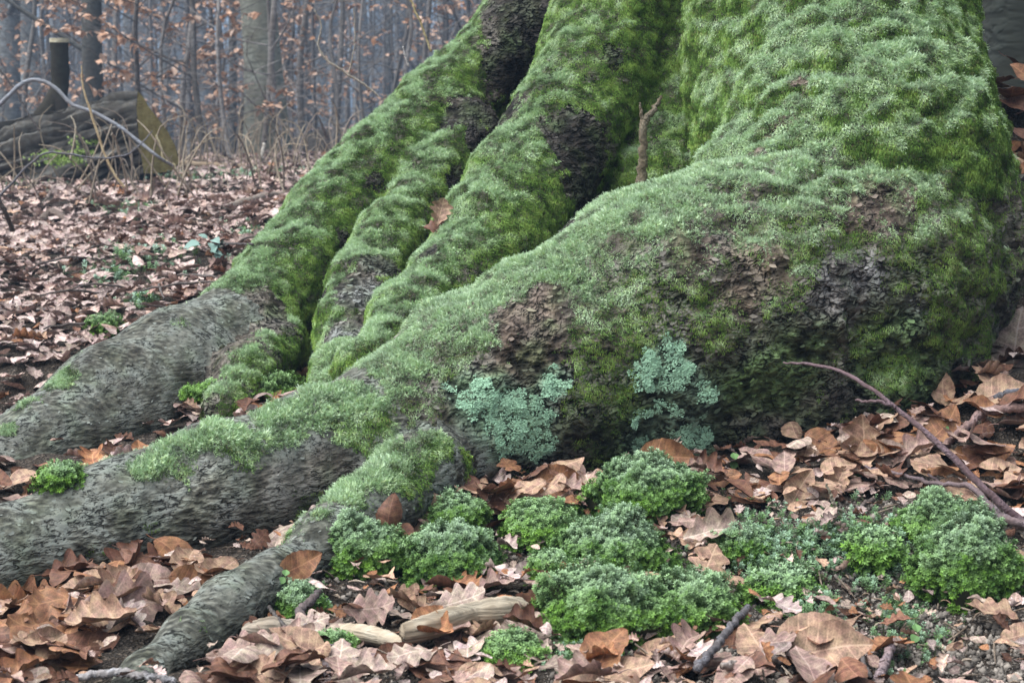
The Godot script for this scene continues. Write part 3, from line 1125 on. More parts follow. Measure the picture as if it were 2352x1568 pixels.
# ---------------------------------------------------------------- log and stub in the background
func make_log():
	var c := Vector3.ZERO
	var o := base("split_log", floor_at(180, 6.2))
	var at0 := o.position
	# the sawn face is a wedge; the log runs from it to the left and away
	var face_px := [[316, 210], [328, 222], [340, 244], [362, 272], [385, 302], [402, 336], [411, 372], [395, 392], [360, 398], [330, 398], [322, 350], [317, 300], [313, 250]]
	var ring: Array[Vector3] = []
	for q in face_px: ring.append(at(q[0], q[1], 5.9 + (q[0] - 316) * 0.0022) - at0)
	var back := at(-330, 470, 6.9) - at0 - ring[0].lerp(ring[7], 0.5)
	var v := PackedVector3Array()
	var cc := PackedColorArray()
	var mid_ := Vector3.ZERO
	for q in ring: mid_ += q / ring.size()
	for k in ring.size():
		var a := ring[k]
		var b := ring[(k + 1) % ring.size()]
		var seg_n := 3
		for j in seg_n:
			var f0 := float(j) / seg_n
			var f1 := float(j + 1) / seg_n
			var A := mid_.lerp(a, f0)
			var B := mid_.lerp(b, f0)
			var C := mid_.lerp(b, f1)
			var D := mid_.lerp(a, f1)
			v.append_array(PackedVector3Array([A, D, C, A, C, B]))
			for m in 6: cc.append(Color(0.36, 0.30, 0.12) * (1.0 + 0.25 * mid.get_noise_3d(A.x * 3.0, A.y * 3.0, A.z + j * 0.3)))
	piece("sawn_face", tris_mesh(v, cc), wood_mat, o)
	# bark: long ridged strips, each plate standing a little proud of its neighbours
	var t := PackedVector3Array()
	var n := PackedVector3Array()
	var col := PackedColorArray()
	var idx := PackedInt32Array()
	var around := 130
	var along := 70
	var bark_noise := noise(1.0, 77, 3)
	for i in along + 1:
		var f := float(i) / along
		for k in around + 1:
			var u := float(k) / around * ring.size()
			var k0 := int(u) % ring.size()
			var q := ring[k0].lerp(ring[(k0 + 1) % ring.size()], u - int(u))
			var outw := (q - mid_).normalized()
			var r := bark_noise.get_noise_2d(float(k) * 0.19, f * 2.0) * 0.03 - absf(bark_noise.get_noise_2d(float(k) * 0.33, f * 1.6 + 9.0)) * 0.05 - absf(bark_noise.get_noise_2d(float(k) * 0.8, f * 6.0 + 3.0)) * 0.03 + bark_noise.get_noise_2d(float(k) * 1.3, f * 16.0) * 0.008 + 0.018
			t.append(q + back * f + outw * (r + 0.004) * minf(1.0, f * 20.0 + 0.2) + Vector3(0, -0.02, 0) * f)
			n.append(outw)
			var grey := 0.5 + 0.5 * clampf((r - 0.012) * 40.0, -1.0, 1.0)
			col.append(Color(0.03, 0.027, 0.024).lerp(Color(0.20, 0.195, 0.18), clampf(grey, 0, 1)))
	for i in along:
		for k in around:
			var a := i * (around + 1) + k
			idx.append_array(PackedInt32Array([a, a + 1, a + around + 1, a + 1, a + around + 2, a + around + 1]))
	for k in n.size(): n[k] = Vector3.ZERO
	for k in range(0, idx.size(), 3):
		var q := (t[idx[k + 2]] - t[idx[k]]).cross(t[idx[k + 1]] - t[idx[k]])
		for j in 3: n[idx[k + j]] += q
	for k in n.size(): n[k] = n[k].normalized()
	piece("bark", mesh_of(t, n, col, PackedVector2Array(), idx), twig_mat, o)
	# moss on the shaded flank
	var places := []
	var colors := []
	var g := RandomNumberGenerator.new()
	g.seed = 31
	for spot in [[150, 372, 34, 260], [120, 355, 22, 130], [225, 330, 30, 160], [205, 350, 25, 130], [255, 322, 22, 60]]:
		for k in int(spot[3] * 0.6):
			var p := at(spot[0] + g.randfn() * spot[2], spot[1] + g.randfn() * spot[2] * 0.18, 6.02 + g.randf() * 0.05) - at0
			places.append(Transform3D(basis_on(Vector3(g.randf_range(-1, 1), 0.6, 1).normalized(), g.randf() * 6.0).scaled_local(Vector3.ONE * 0.012), p))
			colors.append(Color(0.22, 0.34, 0.05).lerp(Color(0.4, 0.5, 0.2), g.randf()))
	many("moss", star_mesh[0], moss_mat, places, colors, o)
	tag(o, "split mossy log with dark ridged bark and a yellow sawn face at its right end", "log")
	# the sawn stub that rises behind it
	var s := base("sawn_stub", at(125, 270, 6.9))
	var b := Tube.new()
	var pts := []
	for q in [[95, 330, 6.9], [100, 282, 6.9], [122, 240, 6.92], [136, 200, 6.95], [137, 150, 6.95], [135, 96, 6.95]]: pts.append(at(q[0], q[1], q[2]) - s.position)
	curve_tube(b, pts, [0.05, 0.052, 0.045, 0.037, 0.036, 0.036], 22, 12, Color(0.028, 0.025, 0.018), 0.05, 8)
	var leg := []
	for q in [[128, 225, 6.92], [142, 262, 6.9], [150, 320, 6.9]]: leg.append(at(q[0], q[1], q[2]) - s.position)
	curve_tube(b, leg, [0.035, 0.033, 0.04], 8, 10, Color(0.026, 0.023, 0.017), 0.06, 9)
	piece("stem", b.done(), twig_mat, s)
	var cap := Tube.new()
	var top := at(135, 95, 6.95) - s.position
	cap.add(PackedVector3Array([top - Vector3(0, 0.004, 0), top + Vector3(0, 0.012, 0)]), PackedFloat32Array([0.038, 0.037]), 18, Color(0.62, 0.58, 0.43), 0.03)
	piece("sawn_top", cap.done(), wood_mat, s)
	tag(s, "upright forked stub sawn off flat, pale top, rising behind the log", "stump")

func _ready():
	# camera
	look = Basis(Vector3.RIGHT, deg_to_rad(-PITCH))
	var cam := Camera3D.new()
	cam.name = "camera"
	cam.position = eye
	cam.basis = look
	cam.far = 400.0
	cam.near = 0.05
	var lens := CameraAttributesPhysical.new()
	lens.frustum_focal_length = 12.0 / tan(deg_to_rad(11.0))
	lens.frustum_focus_distance = 1.95
	lens.exposure_aperture = 20.0
	cam.attributes = lens
	add_child(cam)
	cam.fov = 22.0
	# sky, soft overcast sun, exposure, air
	var env := Environment.new()
	env.background_mode = Environment.BG_SKY
	var sky := ProceduralSkyMaterial.new()
	sky.sky_top_color = Color(0.76, 0.87, 1.0)
	sky.sky_horizon_color = Color(0.84, 0.90, 0.95)
	sky.ground_horizon_color = Color(0.5, 0.5, 0.48)
	sky.ground_bottom_color = Color(0.2, 0.19, 0.17)
	sky.sun_angle_max = 5.0
	sky.sky_energy_multiplier = 0.38
	sky.ground_energy_multiplier = 0.38
	env.sky = Sky.new()
	env.sky.sky_material = sky
	env.tonemap_mode = Environment.TONE_MAPPER_LINEAR
	env.tonemap_exposure = 4.2
	env.sdfgi_enabled = true
	env.ssao_enabled = true
	env.ssil_enabled = true
	env.fog_enabled = true
	env.fog_light_color = Color(0.72, 0.85, 1.0)
	env.fog_density = 0.0055
	var we := WorldEnvironment.new()
	we.name = "environment"
	we.environment = env
	add_child(we)
	var sun := DirectionalLight3D.new()
	sun.name = "overcast_sun"
	sun.light_energy = 0.5
	sun.light_angular_distance = 60.0
	sun.light_color = Color(0.98, 0.99, 1.0)
	sun.shadow_enabled = true
	sun.rotation_degrees = Vector3(-62, -78, 0)
	add_child(sun)

	# noises and materials
	lumps = noise(1.0, 5, 3)
	big = noise(7.0, 21, 2)
	mid = noise(21.0, 22, 2)
	fine = noise(58.0, 23, 2)
	cover = noise(6.0, 31, 2)
	cover2 = noise(17.0, 32, 3)
	for k in [lumps, big, mid, fine, cover, cover2]: k.frequency = k.frequency
	var soil := relief(3, 512, Vector2(1, 1), 60.0, 0.55, 0.45, 1.0, 0.9, 4.0, true)
	grey_bark = relief(11, 512, Vector2(0.6, 1.25), 44.0, 0.22, 0.35, 1.15, 0.4, 5.0)
	dark_bark = relief(17, 512, Vector2(0.75, 1.1), 40.0, 0.3, 0.2, 1.2, 1.3, 3.2)
	tree_bark = relief(23, 256, Vector2(0.6, 1.4), 22.0, 0.3, 0.75, 1.0, 0.3, 1.2)
	twig_mat = relief(29, 256, Vector2(1.0, 1.0), 40.0, 0.3, 0.7, 1.05, 0.15, 9.0)
	wood_mat = relief(37, 256, Vector2(0.15, 2.2), 14.0, 0.25, 0.75, 1.0, 0.15, 7.0)
	moss_mat = plain(Color.WHITE, 0.85, 0.35)

	make_ground(soil)

	# the tree's limbs: [px, py, distance, radius px] in the photograph's frame
	chain(0, [[1690, -330, 2.9, 490], [1690, 0, 2.9, 500], [1690, 700, 2.85, 520]])
	chain(9, [[1960, -200, 2.42, 270], [1935, 60, 2.34, 292], [1968, 330, 2.23, 312], [2040, 520, 2.2, 298]])
	chain(9, [[2040, 380, 2.15, 262], [1880, 415, 2.16, 240], [1745, 455, 2.15, 165]])
	chain(9, [[1800, -150, 2.42, 230], [1790, 150, 2.36, 215], [1765, 330, 2.3, 170]])
	chain(1, [[1262, -70, 2.8, 92], [1140, 135, 2.77, 98], [1008, 275, 2.72, 110], [890, 392, 2.65, 115], [772, 508, 2.58, 116], [668, 645, 2.49, 118], [565, 765, 2.4, 120]])
	chain(8, [[560, 770, 2.4, 120], [425, 862, 2.32, 150], [275, 955, 2.24, 158], [120, 1050, 2.16, 145], [0, 1135, 2.1, 128], [-220, 1270, 2.0, 105], [-480, 1350, 1.9, 80]])
	chain(2, [[1085, 290, 2.66, 62], [992, 425, 2.58, 68], [908, 545, 2.48, 78], [842, 660, 2.38, 84], [808, 770, 2.29, 80], [792, 870, 2.2, 74], [770, 960, 2.12, 70]])
	chain(3, [[1450, -80, 2.5, 148], [1385, 160, 2.45, 146], [1292, 310, 2.38, 134], [1204, 450, 2.31, 134], [1128, 560, 2.25, 130], [1058, 665, 2.19, 126], [960, 770, 2.1, 118], [870, 860, 2.0, 100]])
	chain(4, [[1590, -80, 2.54, 145], [1565, 150, 2.5, 128], [1540, 300, 2.46, 122], [1505, 430, 2.4, 110], [1510, 560, 2.42, 80]])
	chain(5, [[2060, 560, 2.2, 300], [1950, 640, 2.12, 318], [1720, 705, 2.06, 326], [1500, 785, 2.02, 326], [1300, 860, 1.98, 285], [1110, 925, 1.93, 242]])
	chain(5, [[1110, 925, 1.93, 242], [930, 1000, 1.87, 186], [800, 1045, 1.85, 160]])
	chain(5, [[2090, 800, 2.12, 190], [1960, 850, 2.06, 195], [1780, 915, 2.03, 190], [1500, 965, 1.985, 185], [1260, 1010, 1.94, 140]])
	chain(6, [[930, 1000, 1.87, 180], [700, 1075, 1.81, 158], [500, 1140, 1.75, 165], [260, 1225, 1.70, 158], [0, 1300, 1.65, 128], [-300, 1420, 1.58, 112], [-520, 1500, 1.52, 95]])
	chain(7, [[1060, 1050, 1.84, 85], [960, 1095, 1.76, 85], [860, 1170, 1.69, 80], [740, 1250, 1.61, 66], [640, 1318, 1.55, 60], [525, 1400, 1.48, 60], [425, 1478, 1.43, 61], [325, 1558, 1.38, 58], [180, 1680, 1.32, 48]])
	chain(2, [[640, 800, 2.36, 66], [570, 860, 2.24, 70], [520, 940, 2.16, 60]])
	for k in seg_a.size(): all_segs.append(k)
	make_surface()

	# bare and mossy places, found on the bark
	var grey := Color(0.20, 0.21, 0.20)
	var brown := Color(0.17, 0.13, 0.105)
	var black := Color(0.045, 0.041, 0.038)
	var mint := Color(0.31, 0.49, 0.33)
	var algae := Color(0.14, 0.22, 0.085)
	var dark_brown := Color(0.12, 0.105, 0.09)  # darker brown tone for patches low on the main root
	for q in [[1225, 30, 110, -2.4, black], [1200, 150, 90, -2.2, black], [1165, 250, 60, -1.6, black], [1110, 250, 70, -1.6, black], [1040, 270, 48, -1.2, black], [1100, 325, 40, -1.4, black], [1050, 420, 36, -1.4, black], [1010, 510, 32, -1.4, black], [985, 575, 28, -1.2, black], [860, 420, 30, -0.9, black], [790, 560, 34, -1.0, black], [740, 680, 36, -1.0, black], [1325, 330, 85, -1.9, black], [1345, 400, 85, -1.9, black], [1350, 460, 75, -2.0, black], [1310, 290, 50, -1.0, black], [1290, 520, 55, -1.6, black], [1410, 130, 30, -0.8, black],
			[835, 670, 70, -2.2, grey], [800, 760, 55, -2.0, grey], [870, 610, 40, -1.5, grey],
			[600, 690, 60, -1.6, null], [450, 800, 170, -1.8, null], [640, 740, 60, -1.2, null], [250, 950, 190, -1.8, null], [100, 1080, 150, -1.5, null], [420, 950, 120, -1.4, null], [0, 1150, 100, -1.2, null],
			[140, 872, 55, 2.2, null], [70, 925, 40, 1.8, null], [15, 985, 28, 1.7, null], [410, 738, 30, 2.6, null], [700, 700, 50, 0.9, null], [560, 830, 60, 1.2, null],
			[1220, 740, 85, -1.3, brown], [1180, 820, 60, -1.0, brown], [1230, 870, 70, -1.2, brown], [1250, 690, 50, -0.9, brown], [1130, 870, 30, -0.6, brown],
			[2040, 420, 95, -0.75, brown], [1960, 490, 85, -0.55, brown], [1850, 190, 50, -0.7, brown], [1790, 290, 45, -0.8, brown], [1750, 330, 36, -0.7, brown], [1600, 560, 70, -0.45, brown], [1750, 600, 90, -0.5, Color(0.25, 0.2, 0.15)],
			[1960, 650, 95, -0.7, Color(0.24, 0.23, 0.225)], [2080, 730, 60, -0.5, Color(0.24, 0.24, 0.24)], [1700, 680, 60, -0.6, Color(0.22, 0.17, 0.13)], [1880, 720, 60, -0.5, Color(0.24, 0.22, 0.2)],
			[1800, 880, 150, -0.35, algae], [2050, 820, 130, -0.2, algae], [1650, 960, 130, -0.35, algae], [1900, 980, 120, -0.4, dark_brown], [1700, 1020, 100, -0.4, dark_brown], [1450, 1000, 110, -0.15, algae], [2150, 900, 80, -0.5, algae], [1800, 1010, 70, -0.5, dark_brown],
			[1120, 925, 85, -2.2, mint], [1200, 985, 85, -2.2, mint], [1275, 880, 40, -1.4, mint], [1235, 1030, 45, -1.2, mint], [1530, 860, 75, -0.6, mint], [1575, 935, 75, -0.6, mint], [1490, 990, 60, -0.35, mint], [1600, 1000, 60, -0.3, mint],
			[650, 1140, 80, -0.4, Color(0.2, 0.19, 0.17)], [760, 1080, 60, -0.5, Color(0.17, 0.155, 0.135)], [480, 1180, 110, -0.5, Color(0.25, 0.25, 0.225)],
			[400, 1035, 75, 1.2, null], [520, 1000, 80, 1.4, null], [640, 965, 80, 1.6, null], [760, 935, 90, 1.6, null], [330, 1070, 40, 1.3, null], [460, 1100, 60, 0.55, null], [600, 1070, 70, 0.6, null], [900, 1060, 110, 1.2, null], [790, 1120, 80, 1.0, null], [850, 960, 90, 1.0, null], [700, 1160, 60, 0.6, null],
			[225, 1275, 40, 0.8, null], [355, 1215, 30, 0.6, null], [130, 1030, 0.1, 0.0, null], [1000, 1015, 50, 1.2, null], [900, 1070, 42, 1.2, null], [820, 1115, 34, 1.2, null], [740, 1172, 26, 1.0, null], [660, 1225, 18, 0.8, null],
			[1400, 780, 70, 0.7, null], [1480, 740, 60, 0.5, null], [1960, 560, 60, 0.7, null], [1430, 880, 60, 0.35, null], [2170, 720, 60, 0.35, null], [1300, 560, 120, 0.5, null], [1150, 640, 90, 0.5, null], [2000, 300, 200, 0.5, null], [1000, 800, 90, 0.5, null], [2240, 470, 120, 0.9, null], [2270, 620, 110, 0.9, null], [2200, 760, 90, 0.6, null], [2100, 860, 90, 0.4, null], [1700, 900, 90, 0.35, null], [1400, 1010, 80, 0.5, null], [1080, 1090, 60, 0.6, null]]:
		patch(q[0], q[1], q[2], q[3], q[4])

	# the tree: limbs as parts, their moss as sub-parts
	var tree := base("old_beech")
	tag(tree, "huge old beech foot with flaring mossy buttresses and long bare roots", "tree")
	var fronds := [tuft(1, 0.5, 0.5, 7), tuft(2, 0.9, 0.2), tuft(3, 0.7, 0.3), tuft(4, 1.1, 0.1)]
	var grain := SphereMesh.new()
	grain.radius = 1.0
	grain.height = 2.0
	grain.radial_segments = 7
	grain.rings = 4
	var flakes := [flake(1), flake(2), flake(3), grain]
	var flake_mat := plain(Color.WHITE, 0.92)
	var g := RandomNumberGenerator.new()
	g.seed = 99
	for p in 10:
		if part_v[p].is_empty(): continue
		var cols := PackedColorArray()
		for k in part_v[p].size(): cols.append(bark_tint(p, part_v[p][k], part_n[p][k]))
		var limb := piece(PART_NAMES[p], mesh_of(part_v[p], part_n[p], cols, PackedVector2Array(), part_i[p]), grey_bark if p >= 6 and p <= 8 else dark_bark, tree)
		grow_moss(p, limb, fronds, moss_mat, 330000.0)
		# bark plates, and crusts of lichen where the bark is mint
		var places := [[], [], [], []]
		var colors := [[], [], [], []]
		for k in range(0, part_i[p].size(), 3):
			var crust: bool = p == 5 and bark_tint(p, part_v[p][part_i[p][k]], part_n[p][part_i[p][k]]).g > 0.3
			if g.randf() > (0.9 if crust else 0.07 if p >= 6 and p <= 8 else 0.06): continue
			var i := part_i[p][k]
			var q := part_v[p][i]
			var n := part_n[p][i]
			if q.y > 0.72 or n.dot((eye - q).normalized()) < -0.2 or q.y < ground(q.x, q.z): continue
			if not crust and moss_at(p, q, n) > 0.6: continue
			var f := g.randi() % 3
			var up := (n + Vector3(g.randf_range(-1, 1), g.randf_range(-1, 1), g.randf_range(-1, 1)) * 0.3).normalized()
			var lie := (Vector3(1, 0.35, 0.2) + Vector3(g.randf_range(-1, 1), g.randf_range(-1, 1), g.randf_range(-1, 1)) * 0.5)
			lie = (lie - up * lie.dot(up)).normalized()
			var b := Basis(lie, up, lie.cross(up))
			if crust:                                      # powdery lichen: clusters of tiny grains
				for j in 26:
					var e := q + (lie * g.randf_range(-1, 1) + b.z * g.randf_range(-1, 1)) * 0.0048
					var r := 0.00035 + 0.0006 * g.randf() * g.randf()
					places[3].append(Transform3D(b.scaled_local(Vector3(r * 1.7, r * 0.6, r * 1.4)), e))
					colors[3].append(mint * g.randf_range(0.8, 1.15))
				continue
			var s := g.randf_range(0.0016, 0.0042) * (0.75 if p >= 6 and p <= 8 else 1.15)
			places[f].append(Transform3D(b.scaled_local(Vector3(s, s * 0.6, s)), q))
			var tint := bark_tint(p, q, n) * g.randf_range(0.85, 1.2)
			colors[f].append(tint)
		for f in 4:
			if places[f].size(): many("bark_flakes" if f < 3 else "lichen_crust", flakes[f], flake_mat, places[f], colors[f], limb)
	# the stem above the picture and its boughs
	var stem := Tube.new()
	var foot := at(1690, 0, 2.85)
	curve_tube(stem, [Vector3(foot.x, 0.5, foot.z), Vector3(foot.x, 1.2, foot.z), Vector3(foot.x + 0.05, 3.5, foot.z), Vector3(foot.x, 8.0, foot.z), Vector3(foot.x + 0.1, 15.0, foot.z)], [0.32, 0.31, 0.28, 0.2, 0.05], 20, 24, Color(0.22, 0.23, 0.19), 0.03, 6)
	piece("trunk", stem.done(), dark_bark, tree)
	# the dead forked twig standing in the fold
	make_woods()
	for k in 4: star_mesh.append(star_shoot(60 + k))
	make_log()
	make_leaf_kit()
	near_things()
	litter()


# ---------------------------------------------------------------- what lies and grows near the tree
func near_things():
	var bark := Color(0.15, 0.125, 0.13)
	var ash := Color(0.33, 0.32, 0.33)
	var straw := Color(0.50, 0.40, 0.25)
	# cushions of moss
	cushion(1478, 1133, 140, 72, "large round moss cushion against the tree foot, right of two amber leaves", 0.2, 2300)
	cushion(1240, 1218, 96, 48, "bright moss cushion overhanging a dark hollow of soil", 0.75, 1200)
	cushion(1032, 1292, 104, 78, "olive moss cushion below the pale upright oak leaf", 0.1, 1700)
	cushion(836, 1270, 88, 64, "frosty moss cushion beside the brown beech leaf on the thin root", 0.25, 1400)
	cushion(1045, 1188, 76, 34, "low moss cushion tucked behind the pale upright oak leaf", 0.4, 800)
	cushion(1415, 1272, 142, 76, "tall frosted moss cushion in the middle of the foreground", 0.15, 2300)
	cushion(1400, 1398, 165, 84, "broad shaggy moss cushion below the tall frosted one", 0.3, 2500)
	cushion(1590, 1402, 110, 70, "right shoulder of moss spreading beside the bare soil bank", 0.45, 1500)
	cushion(1170, 1508, 74, 34, "small bright moss cushion under the right end of the dead branch", 0.8, 800)
	cushion(2155, 1215, 96, 72, "mossy cap on the soil bank under the crossing twigs at right", 0.4, 1400)
	cushion(2225, 1310, 125, 100, "big shaggy moss cushion hanging on the soil bank at the right edge", 0.25, 2300)
	cushion(1795, 1362, 70, 40, "thin loose moss tuft on the soil bank above the big beech leaves", 0.3, 500, 0.012)
	cushion(140, 1102, 46, 20, "small bright moss tuft in the cleft between the two long roots", 0.6, 300)
	cushion(575, 905, 130, 46, "smooth mossy mound in the hollow between the left roots", 0.75, 2400, 0.0085, true)
	cushion(245, 752, 42, 24, "little dark-sided moss tuft just behind the left bare root", 0.5, 350)
	cushion(762, 1490, 46, 20, "tiny moss tuft at the fork of the dark twig", 0.7, 300)
	cushion(690, 1392, 50, 34, "sparse white-tipped moss under the end of the thin root", 0.1, 450)
	cushion(1265, 1318, 46, 38, "small moss tuft at the left foot of the tall frosted cushion", 0.55, 420)
	cushion(2010, 1275, 46, 34, "pale green seedling-like moss on the crest of the soil bank", 0.5, 260, 0.013)
	cushion(1700, 1255, 60, 34, "thin olive moss film on the left side of the soil bank", 0.1, 380)

	# leaves that stand out, each as it lies
	for q in [["oak", "pinkish", 282, 1385, 185, 0.15, 0.75, 0, "large lobed oak leaf facing the camera in the bottom left drift"],
			["beech", "amber", 692, 1297, 112, 0.45, 0.95, 3, "brown veined beech leaf leaning on the thin front root"],
			["oak", "tan", 968, 1188, 140, 0.85, 0.7, 1, "pale narrow oak leaf propped upright above the moss cushion"],
			["beech", "russet", 893, 1180, 100, 1.45, 0.9, 2, "russet beech leaf standing on edge beside the propped oak leaf"],
			["beech", "amber", 1186, 1128, 96, 0.1, 0.85, 6, "rounded amber leaf left of the two at the tree foot"],
			["beech", "amber", 1286, 1106, 122, 0.0, 0.85, 9, "rounded amber leaf right of the two at the tree foot"],
			["beech", "russet", 1200, 1150, 150, 0.15, 0.35, 4, "dark russet leaf lying under the two rounded amber leaves"],
			["oak", "tan", 1985, 1022, 145, 1.5, 0.95, 4, "torn light brown leaf standing upright before the tree foot"],
			["beech", "tan", 1868, 1462, 190, 0.35, 0.8, 6, "big orange-tan beech leaf at the bottom, upper one of the pair"],
			["beech", "tan", 1908, 1495, 190, 0.1, 0.6, 9, "big beech leaf lying under the orange-tan one at the bottom"],
			["oak", "pale", 1640, 1226, 140, 0.1, 0.55, 2, "pale grey-tan oak leaf left of the soil bank"],
			["oak", "tan", 1625, 1295, 120, 1.2, 0.7, 5, "yellowish oak leaf with pointed lobes under the pale grey-tan one"],
			["oak", "russet", 1215, 1405, 110, 1.2, 0.85, 7, "curled brown oak leaf standing at the right end of the dead branch"],
			["oak", "pale", 1052, 1385, 135, 0.2, 0.75, 8, "greyish lobed oak leaf behind the dead branch"],
			["beech", "tan", 938, 1378, 66, -0.9, 0.8, 0, "small ochre leaf standing behind the dead branch"],
			["oak", "pinkish", 850, 1395, 120, 0.1, 0.7, 3, "brown rounded leaf at the left of the drift behind the dead branch"],
			["beech", "pale", 2330, 790, 170, 1.5, 0.95, 6, "large grey-pink leaf standing at the right edge against the trunk"],
			["beech", "tan", 2345, 1300, 110, -0.6, 0.8, 2, "orange leaf hanging over the moss cushion at the right edge"],
			["beech", "tan", 2345, 1455, 90, 0.3, 0.6, 5, "orange leaf on dark soil in the lower right corner"],
			["oak", "pale", 1885, 1188, 85, 0.2, 0.5, 8, "torn whitish leaf scrap on top of the soil bank"],
			["oak", "tan", 1012, 487, 68, 1.3, 0.9, 1, "light oak leaf caught high in the fold between two buttresses"],
			["oak", "russet", 1004, 517, 62, 0.2, 0.6, 7, "dark oak leaf caught below the light one in the buttress fold"],
			["beech", "amber", 1530, 1052, 135, 0.0, 0.8, 9, "wide dark amber leaf behind the large round moss cushion"],
			["beech", "tan", 1838, 1118, 100, 1.1, 0.85, 0, "pointed tan leaf standing in the drift right of the moss cushion"],
			["beech", "amber", 1652, 1090, 110, 0.1, 0.5, 3, "orange-brown leaf beside the small clover leaf"],
			["oak", "tan", 1925, 1110, 85, 1.3, 0.7, 2, "notched tan leaf just left of the torn upright leaf"],
			["oak", "russet", 596, 1240, 60, 0.9, 0.8, 7, "brown oak leaf wedged in the cleft above the thin front root"],
			["beech", "pinkish", 348, 1330, 130, 0.1, 0.7, 6, "smooth rounded pinkish leaf at the foot of the long bare root"],
			["beech", "amber", 445, 1328, 110, 0.0, 0.8, 3, "dark amber half-hidden leaf against the long bare root"],
			["oak", "pale", 420, 1352, 105, -0.1, 0.6, 5, "light buff oak leaf in front of the dark amber one"],
			["oak", "pinkish", 560, 1500, 165, 0.25, 0.6, 8, "broad frosted oak leaf right of the thin root's lower end"],
			["beech", "russet", 60, 1465, 150, -0.1, 0.4, 2, "dark russet leaf in the lower left corner of the drift"],
			["beech", "russet", 205, 1475, 140, 0.2, 0.4, 5, "russet curled leaf under the large lobed oak leaf"],
			["beech", "tan", 265, 1405, 170, 0.1, 0.1, 4, "long light tan leaf lying flat below the large lobed oak leaf"],
			["oak", "amber", 60, 1385, 150, 0.2, 0.5, 1, "brown oak leaf at the left edge against the long root"],
			["beech", "tan", 2165, 890, 80, 1.7, 0.9, 0, "upright curled tan leaf against the trunk at right"],
			["beech", "amber", 2170, 975, 120, 0.9, 0.6, 5, "brown leaf cradled under the curled tan leaf at right"],
			["beech", "tan", 2300, 905, 120, 0.2, 0.5, 9, "tan leaf high on the drift at the right edge"],
			["beech", "amber", 2260, 1030, 140, 0.2, 0.4, 7, "amber leaf under the thick lichened twig at right"],
			["beech", "amber", 2060, 1010, 120, 0.1, 0.35, 2, "dark amber leaf right of the torn upright leaf"],
			["beech", "amber", 1890, 1015, 90, -0.7, 0.6, 4, "brown pointed leaf leaning on the trunk base"],
			["beech", "pale", 2040, 1045, 110, 0.0, 0.6, 1, "frayed buff leaf beside the torn upright leaf"],
			["oak", "pale", 1340, 1530, 130, 0.2, 0.3, 8, "grey curled leaf at the bottom, right of the small bright cushion"],
			["beech", "tan", 1100, 1545, 110, 0.2, 0.5, 6, "orange leaf at the bottom edge, left of the small bright cushion"],
			["oak", "russet", 1000, 1525, 180, 0.1, 0.2, 7, "long wavy russet leaf in front of the dead branch"],
			["beech", "pinkish", 850, 1510, 120, -0.1, 0.35, 5, "folded greyish leaf right of the forked dark twig"],
			["beech", "tan", 700, 1545, 90, 1.0, 0.6, 2, "light tan leaf left of the forked dark twig"],
			["beech", "tan", 590, 1555, 140, 0.1, 0.4, 9, "pale orange leaf at the bottom edge beside the thin root"]]:
		seen_leaf(q[0], q[1], q[2], q[3], q[4], q[5], q[6], q[7], q[8])

	# drifts of leaves
	var warm := ["amber", "tan", "russet", "pinkish", "tan"]
	var cold := ["pale", "pinkish", "tan", "russet", "pale"]
	drift(PackedVector2Array([Vector2(-30, 1400), Vector2(300, 1325), Vector2(500, 1300), Vector2(370, 1385), Vector2(205, 1540), Vector2(150, 1600), Vector2(-30, 1600)]), 52, 0.5, warm, "between the long and the thin root", Vector2(0.045, 0.068), 0.4, 0.016, 1)
	drift(PackedVector2Array([Vector2(600, 1500), Vector2(700, 1480), Vector2(700, 1600), Vector2(520, 1600)]), 14, 0.4, cold, "before the thin root's tip", Vector2(0.04, 0.06), 0.5, 0.02, 2)
	drift(PackedVector2Array([Vector2(650, 1400), Vector2(1260, 1350), Vector2(1260, 1500), Vector2(1150, 1600), Vector2(640, 1600)]), 40, 0.5, cold, "around the dead branch", Vector2(0.03, 0.052), 0.35, 0.008, 3)
	drift(PackedVector2Array([Vector2(850, 1170), Vector2(1100, 1130), Vector2(1340, 1100), Vector2(1340, 1170), Vector2(860, 1210)]), 16, 0.4, warm, "at the tree foot above the cushions", Vector2(0.03, 0.055), 0.6, 0.02, 4)
	drift(PackedVector2Array([Vector2(1590, 1080), Vector2(1950, 1020), Vector2(2120, 960), Vector2(2120, 1120), Vector2(1850, 1160), Vector2(1620, 1180)]), 46, 0.35, warm, "along the right tree foot", Vector2(0.032, 0.055), 0.45, 0.015, 5)
	drift(PackedVector2Array([Vector2(2100, 960), Vector2(2330, 840), Vector2(2460, 850), Vector2(2460, 1200), Vector2(2100, 1140)]), 38, 0.2, warm, "on the right slope", Vector2(0.042, 0.065), 0.5, 0.02, 6)
	drift(PackedVector2Array([Vector2(1540, 1190), Vector2(1720, 1170), Vector2(1700, 1320), Vector2(1560, 1320)]), 8, 0.6, cold, "left of the soil bank", Vector2(0.03, 0.055), 0.4, 0.012, 7)
	drift(PackedVector2Array([Vector2(1270, 1500), Vector2(2000, 1430), Vector2(2050, 1620), Vector2(1270, 1620)]), 18, 0.4, warm, "at the bottom edge", Vector2(0.045, 0.065), 0.4, 0.015, 8)
	drift(PackedVector2Array([Vector2(2250, 110), Vector2(2460, 60), Vector2(2460, 480), Vector2(2330, 440)]), 30, 0.2, ["russet", "dark brown", "amber", "russet"], "heaped behind the trunk at right", Vector2(0.06, 0.085), 0.8, 0.05, 9)
	drift(PackedVector2Array([Vector2(40, 1110), Vector2(260, 1060), Vector2(220, 1090), Vector2(50, 1150)]), 5, 0.3, warm, "between the left roots", Vector2(0.03, 0.05), 0.5, 0.01, 10)
